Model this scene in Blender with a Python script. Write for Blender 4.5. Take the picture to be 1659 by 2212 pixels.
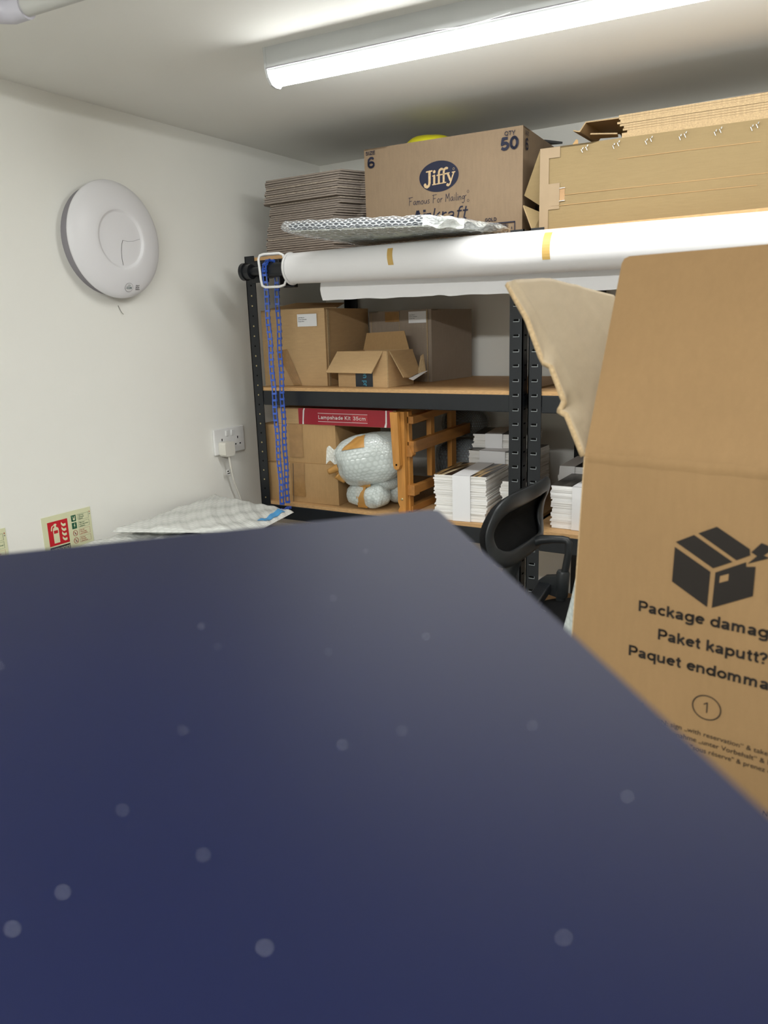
import bpy, math, random
from mathutils import Vector, Matrix
random.seed(7)
SC = bpy.context.scene
COL = SC.collection
for _o in list(bpy.data.objects): bpy.data.objects.remove(_o)

# ------------------------------------------------------------------ camera
YAW, PITCH, ROLL = math.radians(31.513), math.radians(13.572), math.radians(-1.848)
cd = bpy.data.cameras.new('camera'); cam = bpy.data.objects.new('camera', cd); COL.objects.link(cam)
cd.sensor_fit = 'HORIZONTAL'; cd.sensor_width = 5.76; cd.lens = 5.76 * 1641.5 / 1659.0
cd.clip_start = 0.01; cd.clip_end = 50
_f = Vector((-math.sin(YAW)*math.cos(PITCH), math.cos(YAW)*math.cos(PITCH), -math.sin(PITCH)))
_r = Vector((math.cos(YAW), math.sin(YAW), 0)); _u = _r.cross(_f)
_r2 = _r*math.cos(ROLL) + _u*math.sin(ROLL); _u2 = -_r*math.sin(ROLL) + _u*math.cos(ROLL)
M = Matrix((( _r2.x, _u2.x, -_f.x, 1.78), (_r2.y, _u2.y, -_f.y, 0.0), (_r2.z, _u2.z, -_f.z, 1.58), (0,0,0,1)))
cam.matrix_world = M
cd.dof.use_dof = True; cd.dof.focus_distance = 2.3; cd.dof.aperture_fstop = 1.7
SC.camera = cam
# ------------------------------------------------------------------ light and exposure
W = bpy.data.worlds.new('world'); SC.world = W; W.use_nodes = True
W.node_tree.nodes['Background'].inputs[0].default_value = (0.5, 0.5, 0.5, 1)
W.node_tree.nodes['Background'].inputs[1].default_value = 0.0
SC.view_settings.view_transform = 'Standard'; SC.view_settings.look = 'None'
SC.view_settings.gamma = 1.0; SC.view_settings.use_curve_mapping = False
SC.view_settings.exposure = 0.30
TUBE_FRONT = 31.0      # emission of the tube light seen in the photograph
TUBE_FILL = 108.0        # emission of an assumed, unseen rear batten, added as fill light
CEIL = 2.18

# ------------------------------------------------------------------ materials
def srgb(h):
    h = h.lstrip('#'); c = [int(h[i:i+2], 16)/255 for i in (0, 2, 4)]
    return tuple((x/12.92 if x <= 0.04045 else ((x+0.055)/1.055)**2.4) for x in c)
def mk(name):
    m = bpy.data.materials.new(name); m.use_nodes = True
    return m, m.node_tree, m.node_tree.nodes['Principled BSDF']
def nd(nt, t, **kw):
    n = nt.nodes.new(t)
    for k, v in kw.items(): setattr(n, k, v)
    return n
def plain(name, h, rough=0.5, spec=0.5, metal=0.0, var=0.0, vscale=8.0, bump=0.0, bscale=60.0, stretch=(1,1,1), dist=0.002):
    m, nt, b = mk(name)
    c = srgb(h) if isinstance(h, str) else h
    b.inputs['Base Color'].default_value = (*c, 1); b.inputs['Roughness'].default_value = rough
    b.inputs['Specular IOR Level'].default_value = spec; b.inputs['Metallic'].default_value = metal
    if var or bump:
        tc = nd(nt, 'ShaderNodeTexCoord'); mp = nd(nt, 'ShaderNodeMapping'); mp.inputs['Scale'].default_value = stretch
        nt.links.new(tc.outputs['Object'], mp.inputs['Vector'])
    if var:
        n = nd(nt, 'ShaderNodeTexNoise'); n.inputs['Scale'].default_value = vscale; n.inputs['Detail'].default_value = 5
        nt.links.new(mp.outputs[0], n.inputs['Vector'])
        r = nd(nt, 'ShaderNodeValToRGB'); r.color_ramp.elements[0].position = 0.3; r.color_ramp.elements[1].position = 0.7
        r.color_ramp.elements[0].color = (*[x*(1-var) for x in c], 1); r.color_ramp.elements[1].color = (*[min(1, x*(1+var)) for x in c], 1)
        nt.links.new(n.outputs[0], r.inputs[0]); nt.links.new(r.outputs[0], b.inputs['Base Color'])
    if bump:
        n2 = nd(nt, 'ShaderNodeTexNoise'); n2.inputs['Scale'].default_value = bscale; n2.inputs['Detail'].default_value = 3
        nt.links.new(mp.outputs[0], n2.inputs['Vector'])
        bp = nd(nt, 'ShaderNodeBump'); bp.inputs['Strength'].default_value = bump; bp.inputs['Distance'].default_value = dist
        nt.links.new(n2.outputs[0], bp.inputs['Height']); nt.links.new(bp.outputs[0], b.inputs['Normal'])
    return m
def cardboard(name, h, flute=(1,1,1), var=0.07):
    """kraft board: blotchy fibre tone, fine speckle and faint flute ridges"""
    m, nt, b = mk(name); c = srgb(h); L = nt.links.new
    tc = nd(nt, 'ShaderNodeTexCoord')
    n1 = nd(nt, 'ShaderNodeTexNoise'); n1.inputs['Scale'].default_value = 9; n1.inputs['Detail'].default_value = 4
    n2 = nd(nt, 'ShaderNodeTexNoise'); n2.inputs['Scale'].default_value = 260; n2.inputs['Detail'].default_value = 2
    mp = nd(nt, 'ShaderNodeMapping'); mp.inputs['Scale'].default_value = flute
    n3 = nd(nt, 'ShaderNodeTexNoise'); n3.inputs['Scale'].default_value = 30; n3.inputs['Detail'].default_value = 2
    L(tc.outputs['Object'], n1.inputs['Vector']); L(tc.outputs['Object'], n2.inputs['Vector'])
    L(tc.outputs['Object'], mp.inputs['Vector']); L(mp.outputs[0], n3.inputs['Vector'])
    a = nd(nt, 'ShaderNodeMath', operation='ADD'); a2 = nd(nt, 'ShaderNodeMath', operation='MULTIPLY_ADD')
    a2.inputs[1].default_value = 0.5
    L(n1.outputs[0], a.inputs[0]); L(n3.outputs[0], a.inputs[1]); L(n2.outputs[0], a2.inputs[0]); L(a.outputs[0], a2.inputs[2])
    r = nd(nt, 'ShaderNodeMapRange'); r.inputs[1].default_value = 0.85; r.inputs[2].default_value = 1.65
    r.inputs[3].default_value = 1-var; r.inputs[4].default_value = 1+var
    L(a2.outputs[0], r.inputs[0])
    v = nd(nt, 'ShaderNodeVectorMath', operation='SCALE'); v.inputs[0].default_value = c
    L(r.outputs[0], v.inputs['Scale']); L(v.outputs[0], b.inputs['Base Color'])
    b.inputs['Roughness'].default_value = 0.75; b.inputs['Specular IOR Level'].default_value = 0.25
    bp = nd(nt, 'ShaderNodeBump'); bp.inputs['Strength'].default_value = 0.25; bp.inputs['Distance'].default_value = 0.001
    L(n3.outputs[0], bp.inputs['Height']); L(bp.outputs[0], b.inputs['Normal'])
    return m
def bubble(name, pitch, tint='#e3ece9', clear=0.4, strength=0.9, dist=0.003, var=0.05):
    """bubble wrap: hexagonal blisters from the UVs (metres), cloudy film that lets some light through"""
    m, nt, b = mk(name); L = nt.links.new
    uv = nd(nt, 'ShaderNodeUVMap')
    tc = nd(nt, 'ShaderNodeTexCoord')
    ds = []
    for off in (0.0, 0.5):
        mp = nd(nt, 'ShaderNodeMapping'); mp.inputs['Scale'].default_value = (1/pitch, 1/(pitch*1.732), 1)
        mp.inputs['Location'].default_value = (off, off, 0)
        L(uv.outputs[0], mp.inputs['Vector'])
        fr = nd(nt, 'ShaderNodeVectorMath', operation='FRACTION'); L(mp.outputs[0], fr.inputs[0])
        sb = nd(nt, 'ShaderNodeVectorMath', operation='SUBTRACT'); sb.inputs[1].default_value = (0.5, 0.5, 0); L(fr.outputs[0], sb.inputs[0])
        ml = nd(nt, 'ShaderNodeVectorMath', operation='MULTIPLY'); ml.inputs[1].default_value = (1, 1.732, 0); L(sb.outputs[0], ml.inputs[0])
        ln = nd(nt, 'ShaderNodeVectorMath', operation='LENGTH'); L(ml.outputs[0], ln.inputs[0]); ds.append(ln)
    mn = nd(nt, 'ShaderNodeMath', operation='MINIMUM'); L(ds[0].outputs['Value'], mn.inputs[0]); L(ds[1].outputs['Value'], mn.inputs[1])
    mr = nd(nt, 'ShaderNodeMapRange', interpolation_type='SMOOTHSTEP'); mr.inputs[1].default_value = 0.5; mr.inputs[2].default_value = 0.2
    mr.inputs[3].default_value = 0; mr.inputs[4].default_value = 1
    L(mn.outputs[0], mr.inputs[0])
    nz = nd(nt, 'ShaderNodeTexNoise'); nz.inputs['Scale'].default_value = 45; nz.inputs['Detail'].default_value = 4; L(tc.outputs['Object'], nz.inputs['Vector'])
    ad = nd(nt, 'ShaderNodeMath', operation='MULTIPLY_ADD'); ad.inputs[1].default_value = 0.9
    L(nz.outputs[0], ad.inputs[0]); L(mr.outputs[0], ad.inputs[2])
    bp = nd(nt, 'ShaderNodeBump'); bp.inputs['Strength'].default_value = strength; bp.inputs['Distance'].default_value = dist
    L(ad.outputs[0], bp.inputs['Height']); L(bp.outputs[0], b.inputs['Normal'])
    b.inputs['Base Color'].default_value = (*srgb(tint), 1); b.inputs['Roughness'].default_value = 0.18
    b.inputs['Specular IOR Level'].default_value = 0.8
    tr = nd(nt, 'ShaderNodeBsdfTransparent'); mx = nd(nt, 'ShaderNodeMixShader')
    # the flat seams between blisters are clearer than the blisters
    mf = nd(nt, 'ShaderNodeMapRange'); mf.inputs[3].default_value = min(1, clear+var); mf.inputs[4].default_value = max(0, clear-var)
    L(mr.outputs[0], mf.inputs[0]); L(mf.outputs[0], mx.inputs[0])
    L(b.outputs[0], mx.inputs[1]); L(tr.outputs[0], mx.inputs[2])
    L(mx.outputs[0], nt.nodes['Material Output'].inputs[0])
    return m
def paper_edges(name, ca='#e9e6e0', cb='#8f8a82', lo=0.36, hi=0.6):
    """the cut edges of a pile of printed cards: thin light and grey layers"""
    m, nt, b = mk(name); L = nt.links.new
    tc = nd(nt, 'ShaderNodeTexCoord'); mp = nd(nt, 'ShaderNodeMapping'); mp.inputs['Scale'].default_value = (1.5, 1.5, 160)
    n = nd(nt, 'ShaderNodeTexNoise'); n.inputs['Scale'].default_value = 2.0; n.inputs['Detail'].default_value = 6
    L(tc.outputs['Object'], mp.inputs[0]); L(mp.outputs[0], n.inputs['Vector'])
    r = nd(nt, 'ShaderNodeValToRGB'); e = r.color_ramp.elements
    e[0].position = lo-0.06; e[0].color = (*srgb(cb), 1); e[1].position = hi; e[1].color = (*srgb('#f3f2f0'), 1)
    k = e.new((lo+hi)/2 - 0.06); k.color = (*srgb(ca), 1)
    L(n.outputs[0], r.inputs[0]); L(r.outputs[0], b.inputs['Base Color'])
    b.inputs['Roughness'].default_value = 0.6
    return m
def emis(name, col, s):
    m, nt, b = mk(name); b.inputs['Base Color'].default_value = (0.9, 0.9, 0.9, 1)
    b.inputs['Emission Color'].default_value = (*col, 1); b.inputs['Emission Strength'].default_value = s
    return m
def striped(name, cols, scale, axis=0):
    """printed photograph strips on the top card of a pile"""
    m, nt, b = mk(name); L = nt.links.new
    tc = nd(nt, 'ShaderNodeTexCoord'); mp = nd(nt, 'ShaderNodeMapping')
    s = [1.0, 1.0, 1.0]; s[axis] = scale; mp.inputs['Scale'].default_value = s
    n = nd(nt, 'ShaderNodeTexNoise'); n.inputs['Scale'].default_value = 3.0; n.inputs['Detail'].default_value = 1
    L(tc.outputs['Object'], mp.inputs[0]); L(mp.outputs[0], n.inputs['Vector'])
    r = nd(nt, 'ShaderNodeValToRGB'); e = r.color_ramp.elements
    e[0].position = 0.38; e[0].color = (*srgb(cols[0]), 1); e[1].position = 0.6; e[1].color = (*srgb(cols[-1]), 1)
    for i, c in enumerate(cols[1:-1]):
        k = e.new(0.38 + 0.22*(i+1)/(len(cols)-1)); k.color = (*srgb(c), 1)
    L(n.outputs[0], r.inputs[0]); L(r.outputs[0], b.inputs['Base Color']); b.inputs['Roughness'].default_value = 0.35
    return m

MT = dict(
    wall=plain('wall_paint', (0.85, 0.845, 0.795), 0.7, 0.3, var=0.015, vscale=3, bump=0.08, bscale=180),
    ceil=plain('ceiling_paint', (0.85, 0.845, 0.80), 0.8, 0.2, var=0.02, vscale=2, bump=0.1, bscale=90),
    floor=plain('floor_carpet', (0.50, 0.49, 0.47), 0.9, 0.1, var=0.15, vscale=120),
    rack=plain('black_rack_steel', '#13171c', 0.38, 0.45, var=0.15, vscale=30),
    lip=plain('slot_lip_steel', '#aab0b4', 0.3, 0.6, metal=0.6),
    slot=plain('slot_dark', '#050505', 0.8, 0.1),
    board=plain('shelf_chipboard', '#c0996a', 0.55, 0.3, var=0.14, vscale=90, stretch=(1, 4, 4)),
    white=plain('white_plastic', (0.78, 0.78, 0.77), 0.3, 0.5),
    fan=plain('lilac_white_plastic', (0.76, 0.755, 0.775), 0.42, 0.4, bump=0.05, bscale=400),
    fanbadge=plain('badge_plastic', (0.72, 0.72, 0.73), 0.3),
    groove=plain('groove_grey', '#8b888d', 0.6), ink=plain('dark_ink', '#27231f', 0.6, 0.2), teal=plain('badge_ink', '#4b686c', 0.5),
    housing=plain('grey_white_lamp_housing', (0.60, 0.62, 0.62), 0.4),
    pipe=plain('grey_conduit', (0.50, 0.50, 0.47), 0.45), fitting=plain('pale_lilac_fitting', (0.55, 0.54, 0.60), 0.4),
    tube=emis('tube_light_front', (0.975, 0.985, 0.97), TUBE_FRONT), tube_fill=emis('tube_light_fill', (0.975, 0.985, 0.97), TUBE_FILL),
    roll=plain('white_backdrop_paper', (0.83, 0.825, 0.83), 0.5, 0.35, var=0.01, vscale=5, bump=0.03, bscale=30),
    mask=plain('masking_tape', '#c9a55c', 0.5), chain=plain('blue_plastic', '#3157b2', 0.35, 0.5),
    black=plain('black_plastic', '#15181c', 0.35, 0.5), blackmatte=plain('black_matte', '#101113', 0.6, 0.3),
    navyink=plain('navy_print', '#1f2234', 0.6, 0.2),
    kraft=cardboard('kraft_card', '#c0a076', (1, 1, 6)), kraftJ=cardboard('kraft_card_pinkish', '#83705a', (6, 6, 1)),
    kraftL=cardboard('kraft_card_golden', '#8c7956', (1, 1, 8), 0.05), kraftE=plain('kraft_edge', '#b8a07c', 0.8, 0.1, var=0.15, vscale=300),
    kraftD=cardboard('kraft_card_brown', '#b29064', (6, 6, 1)), kraftG=cardboard('kraft_card_greyish', '#97897a', (6, 6, 1)), kraftIn=cardboard('kraft_card_inside', '#b4946b', (6, 6, 1)),
    mailer=cardboard('kraft_mailer_brown', '#8f847a', (1, 1, 5), 0.12), mailerE=plain('mailer_edge', '#9d9184', 0.85, 0.1, var=0.25, vscale=200),
    kraftB=cardboard('kraft_card_big', '#91744f', (5, 5, 1), 0.05), kraftF=cardboard('kraft_card_flap', '#b6a58a', (5, 1, 1), 0.05),
    tape=plain('paper_tape_pale', '#978367', 0.55, 0.3, var=0.05, vscale=20), clear=plain('brown_packing_tape', '#a07b4e', 0.2, 0.6, var=0.12, vscale=50),
    gold=plain('brown_tape_on_wrap', '#bb8b4a', 0.3, 0.5, var=0.1, vscale=30),
    staple=plain('staple_wire', '#dcdcd6', 0.25, 0.6, metal=0.7), label=plain('white_label', (0.80, 0.80, 0.80), 0.5),
    labelink=plain('label_grey_ink', '#5b5b60', 0.6), kittape=plain('printed_black_tape', '#1d2530', 0.35), cyan=plain('tape_cyan_print', '#4aa3c4', 0.5),
    red=plain('red_print', '#9e1c2c', 0.35, 0.45, var=0.05), redl=plain('red_print_light', '#b5303a', 0.35), whiteink=plain('white_print', (0.8, 0.78, 0.76), 0.45),
    wood=plain('varnished_beech', '#bd8440', 0.4, 0.45, var=0.14, vscale=14, stretch=(6, 6, 1)), woodH=plain('varnished_beech_rail', '#a9743a', 0.4, 0.45, var=0.14, vscale=14, stretch=(6, 1, 6)),
    bolt=plain('bolt_steel', '#c9b98a', 0.3, metal=0.7),
    bub=bubble('bubble_wrap_small', 0.0115, clear=0.34, strength=0.3, dist=0.0020), bubL=bubble('bubble_wrap_large', 0.0185, '#eef2f4', clear=0.62, strength=0.8, dist=0.005, var=-0.26), bubG=bubble('bubble_wrap_gathered', 0.0185, '#eef2ee', clear=0.42, strength=0.6, dist=0.004),
    bubP=bubble('bubble_wrap_panel', 0.02, '#e8eae6', clear=0.16, strength=0.22, dist=0.004),
    bubK=bubble('bubble_wrap_dark', 0.0105, '#b9c0c2', clear=0.6, strength=0.9, dist=0.003),
    inner=plain('grey_green_object', '#a9b3ab', 0.5), panelin=plain('blue_black_edge', '#1f2a3a', 0.3, 0.6), panelu=plain('pale_grey_panel', '#b9bcae', 0.5),
    blue=plain('blue_tape', '#4d9ad0', 0.35), cream=plain('photoluminescent_card', '#d8d9b4', 0.4), signred=plain('sign_red', '#c20f22', 0.4),
    green=plain('sign_green', '#12553a', 0.4), signblack=plain('sign_black', '#1c1c1c', 0.4), darkred=plain('sign_brick_red', '#a3372f', 0.5),
    cord=plain('white_cord', (0.74, 0.72, 0.65), 0.45), wire=plain('dark_wire', '#5d5b55', 0.5),
    yellow=plain('yellow_film', '#d3cc28', 0.3, 0.5, var=0.12, vscale=12, bump=0.4, bscale=14, dist=0.01),
    edges=paper_edges('card_edges'), edgesW=paper_edges('card_edges_white', '#f0efee', '#a7a6a4', 0.3, 0.5), band=plain('white_paper_band', (0.82, 0.82, 0.83), 0.5),
    top1=striped('photo_card_top', ['#2a221f', '#3a2c24', '#c9a66a', '#4a3528', '#d9c9a8', '#30261f'], 14, 0),
    top2=striped('dark_card_top', ['#292624', '#3b3733', '#54504b', '#2c2927'], 8, 0),
    maroon=plain('maroon_card', '#5a3a38', 0.6, var=0.15, vscale=40), slate=plain('dark_box_board', '#2c3038', 0.6),
    navy=plain('dark_navy_lid', (0.0014, 0.0034, 0.0220), 0.50, 0.23, var=0.06, vscale=4, bump=0.05, bscale=500, dist=0.0005),
    dust=plain('dust_flakes', (0.75, 0.76, 0.85), 0.8, 0.1),
    mesh=plain('black_mesh_fabric', '#0b0c0d', 0.75, 0.2, bump=0.6, bscale=700), frame=plain('black_chair_plastic', '#25282a', 0.42, 0.45, bump=0.08, bscale=500),
    table=plain('grey_table_top', '#8f8a82', 0.5), steel=plain('grey_steel_leg', '#55585c', 0.4, metal=0.5), chrome=plain('chrome', '#b9bcc0', 0.15, metal=0.9),
)

# ------------------------------------------------------------------ mesh builder
class MB:
    def __init__(s): s.v = []; s.f = []; s.m = []; s.uv = []; s.sm = []
    def face(s, pts, mat=0, uv=None, smooth=False):
        n = len(s.v); s.v += [Vector(p) for p in pts]; s.f.append(tuple(range(n, n+len(pts)))); s.m.append(mat); s.uv.append(uv); s.sm.append(smooth)
    def mesh(s, verts, faces, mat=0, uvs=None, smooth=False):
        n = len(s.v); s.v += [Vector(p) for p in verts]
        for f in faces:
            s.f.append(tuple(i+n for i in f)); s.m.append(mat); s.sm.append(smooth); s.uv.append([uvs[i] for i in f] if uvs else None)
        return s
    def box(s, a, b, mat=0, T=None):
        x0, y0, z0 = a; x1, y1, z1 = b
        vs = [(x0,y0,z0),(x1,y0,z0),(x1,y1,z0),(x0,y1,z0),(x0,y0,z1),(x1,y0,z1),(x1,y1,z1),(x0,y1,z1)]
        if T: vs = [T @ Vector(p) for p in vs]
        return s.mesh(vs, [(0,3,2,1),(4,5,6,7),(0,1,5,4),(1,2,6,5),(2,3,7,6),(3,0,4,7)], mat)
    def prism(s, poly, vec, mat=0, side=None):
        """closed 3-D polygon swept along vec"""
        n = len(poly); P = [Vector(p) for p in poly]; v = Vector(vec); Q = [p+v for p in P]
        s.mesh(P+Q, [tuple(range(n-1, -1, -1)), tuple(range(n, 2*n))], mat)
        s.mesh(P+Q, [(i, (i+1) % n, n+(i+1) % n, n+i) for i in range(n)], mat if side is None else side)
        return s
    def tube(s, path, r, mat=0, n=10, cap=True, smooth=True, ry=None, up=None):
        P = [Vector(p) for p in path]; rings = []
        prev = None
        for i, p in enumerate(P):
            t = (P[min(i+1, len(P)-1)] - P[max(i-1, 0)]).normalized()
            if prev is None:
                a = Vector(up) if up else (Vector((0,0,1)) if abs(t.z) < 0.9 else Vector((1,0,0)))
            else: a = prev
            a = (a - t*a.dot(t)).normalized(); prev = a; b = t.cross(a)
            rr = r[i] if isinstance(r, (list, tuple)) else r
            r2 = ry if ry is not None else rr
            rings.append([p + a*(rr*math.cos(2*math.pi*k/n)) + b*(r2*math.sin(2*math.pi*k/n)) for k in range(n)])
        vs = [q for R in rings for q in R]; fs = []
        for i in range(len(P)-1):
            for k in range(n): fs.append((i*n+k, i*n+(k+1) % n, (i+1)*n+(k+1) % n, (i+1)*n+k))
        s.mesh(vs, fs, mat, smooth=smooth)
        if cap: s.mesh(rings[0], [tuple(range(n-1, -1, -1))], mat); s.mesh(rings[-1], [tuple(range(n))], mat)
        return s
    def loop(s, path, r, mat=0, n=10, ry=None, up=None):
        """closed tube"""
        P = [Vector(p) for p in path]; N = len(P); rings = []; up = Vector(up or (0,0,1))
        for i, p in enumerate(P):
            t = (P[(i+1) % N] - P[i-1]).normalized(); a = (up - t*up.dot(t)).normalized(); b = t.cross(a)
            rr = r[i] if isinstance(r, (list, tuple)) else r; r2 = ry if ry is not None else rr
            rings.append([p + a*(rr*math.cos(2*math.pi*k/n)) + b*(r2*math.sin(2*math.pi*k/n)) for k in range(n)])
        vs = [q for R in rings for q in R]
        s.mesh(vs, [(i*n+k, i*n+(k+1) % n, ((i+1) % N)*n+(k+1) % n, ((i+1) % N)*n+k) for i in range(N) for k in range(n)], mat, smooth=True)
        return s
    def lathe(s, prof, c, axis, mat=0, n=48, smooth=True, cap0=True, cap1=True):
        """prof = [(r, h)] turned about axis through c"""
        ax = Vector(axis).normalized(); a = Vector((0,0,1)) if abs(ax.z) < 0.9 else Vector((1,0,0)); a = (a-ax*a.dot(ax)).normalized(); b = ax.cross(a); c = Vector(c)
        vs = [c + ax*h + (a*math.cos(2*math.pi*k/n) + b*math.sin(2*math.pi*k/n))*r for r, h in prof for k in range(n)]
        fs = [(i*n+k, i*n+(k+1) % n, (i+1)*n+(k+1) % n, (i+1)*n+k) for i in range(len(prof)-1) for k in range(n)]
        s.mesh(vs, fs, mat, smooth=smooth)
        if cap0: s.mesh(vs[:n], [tuple(range(n-1, -1, -1))], mat)
        if cap1: s.mesh(vs[-n:], [tuple(range(n))], mat)
        return s
    def grid(s, fn, nu, nv, mat=0, smooth=True, wrapu=False, uvfn=None):
        vs = [fn(i/nu, j/nv) for j in range(nv+1) for i in range(nu+1)]
        uv = [(uvfn(i/nu, j/nv) if uvfn else (i/nu, j/nv)) for j in range(nv+1) for i in range(nu+1)]
        fs = [(j*(nu+1)+i, j*(nu+1)+i+1, (j+1)*(nu+1)+i+1, (j+1)*(nu+1)+i) for j in range(nv) for i in range(nu)]
        return s.mesh(vs, fs, mat, uv, smooth)
    def build(s, name, mats, parent=None, local=False, bevel=0.0, solid=0.0):
        if not isinstance(mats, (list, tuple)): mats = [mats]
        me = bpy.data.meshes.new(name)
        off = parent_world(parent) if (parent and not local) else Vector((0,0,0))
        me.from_pydata([tuple(p-off) for p in s.v], [], s.f)
        for m in mats: me.materials.append(MT[m] if isinstance(m, str) else m)
        for p, mi, sm in zip(me.polygons, s.m, s.sm): p.material_index = mi; p.use_smooth = sm
        if any(u for u in s.uv):
            ul = me.uv_layers.new(name='UVMap')
            for p, u in zip(me.polygons, s.uv):
                if u:
                    for li, q in zip(p.loop_indices, u): ul.data[li].uv = q
        me.update()
        o = bpy.data.objects.new(name, me); COL.objects.link(o)
        if parent: o.parent = parent
        if bevel:
            b = o.modifiers.new('bevel', 'BEVEL'); b.width = bevel; b.segments = 2; b.limit_method = 'ANGLE'; b.angle_limit = math.radians(50)
        if solid:
            b = o.modifiers.new('thick', 'SOLIDIFY'); b.thickness = solid; b.offset = 0
        return o
def parent_world(p):
    v = Vector((0,0,0))
    while p: v += p.location; p = p.parent
    return v
def tag(o, label, cat, group=None, kind=None):
    o['label'] = label; o['category'] = cat
    if group: o['group'] = group
    if kind: o['kind'] = kind
    return o
def thing(name, label, cat, loc, group=None):
    o = bpy.data.objects.new(name, None); o.empty_display_size = 0.05; COL.objects.link(o); o.location = loc
    return tag(o, label, cat, group)
def struct(o): o['kind'] = 'structure'; return o
def copy_tree(o, parent=None):
    c = o.copy(); COL.objects.link(c)
    if parent: c.parent = parent
    for ch in list(o.children): copy_tree(ch, c)
    return c
def frame2d(o, ang):
    """returns f(u, z, d): point on a vertical face through o turned by ang degrees, d metres out of the face (towards -Y side)"""
    o = Vector(o); a = math.radians(ang); u = Vector((math.cos(a), math.sin(a), 0)); n = Vector((math.sin(a), -math.cos(a), 0))
    return lambda x, z, d=0.0: Vector((o.x, o.y, 0)) + u*x + Vector((0,0,z)) + n*d
# -- lettering
_tc = {}
def text_geo(s, bold=0.0, shear=0.0):
    k = (s, bold, shear)
    if k in _tc: return _tc[k]
    cu = bpy.data.curves.new('lettering', 'FONT'); cu.body = s; cu.size = 1; cu.offset = bold; cu.shear = shear; cu.resolution_u = 4
    o = bpy.data.objects.new('lettering', cu); COL.objects.link(o)
    dg = bpy.context.evaluated_depsgraph_get(); me = bpy.data.meshes.new_from_object(o.evaluated_get(dg))
    vs = [(v.co.x, v.co.y) for v in me.vertices]; fs = [tuple(p.vertices) for p in me.polygons]
    bpy.data.objects.remove(o); bpy.data.curves.remove(cu); bpy.data.meshes.remove(me)
    _tc[k] = (vs, fs); return _tc[k]
def letter(mb, s, F, u0, u1, z0, capH, mat=0, bold=0.0, shear=0.0, d=0.0006):
    """writes s on face F from u0 to u1 with baseline z0; capH = height of a capital letter"""
    vs, fs = text_geo(s, bold, shear)
    if not vs: return
    xs = [v[0] for v in vs]; x0, x1 = min(xs), max(xs); sx = (u1-u0)/(x1-x0); sy = capH/0.73
    mb.mesh([F(u0+(x-x0)*sx, z0+y*sy, d) for x, y in vs], fs, mat)
def ribbon(mb, pts, w, F, mat=0, d=0.0006, cap=True):
    """flat pen stroke through 2-D points on face F"""
    for (a, b) in zip(pts[:-1], pts[1:]):
        dx, dy = b[0]-a[0], b[1]-a[1]; L = math.hypot(dx, dy) or 1e-9; nx, ny = -dy/L*w/2, dx/L*w/2
        mb.face([F(a[0]+nx, a[1]+ny, d), F(a[0]-nx, a[1]-ny, d), F(b[0]-nx, b[1]-ny, d), F(b[0]+nx, b[1]+ny, d)], mat)
    if cap:
        for p in pts: mb.face([F(p[0]+w/2*math.cos(k*math.pi/4), p[1]+w/2*math.sin(k*math.pi/4), d+0.00003) for k in range(8)], mat)
def poly(mb, pts, F, mat=0, d=0.0006): mb.face([F(u, z, d) for u, z in pts], mat)
def rect(mb, u0, u1, z0, z1, F, mat=0, d=0.0006): poly(mb, [(u0,z0),(u1,z0),(u1,z1),(u0,z1)], F, mat, d)
def arc(cx, cy, rx, ry, a0, a1, n=12): return [(cx+rx*math.cos(math.radians(a0+(a1-a0)*i/n)), cy+ry*math.sin(math.radians(a0+(a1-a0)*i/n))) for i in range(n+1)]
def sheet(mb, quad, t, mat=0, edge=1):
    """a flat board: 3-D polygon with thickness t along its normal"""
    P = [Vector(p) for p in quad]; n = (P[1]-P[0]).cross(P[2]-P[0]).normalized()
    mb.prism([p - n*t/2 for p in P], n*t, mat, edge)

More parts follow.
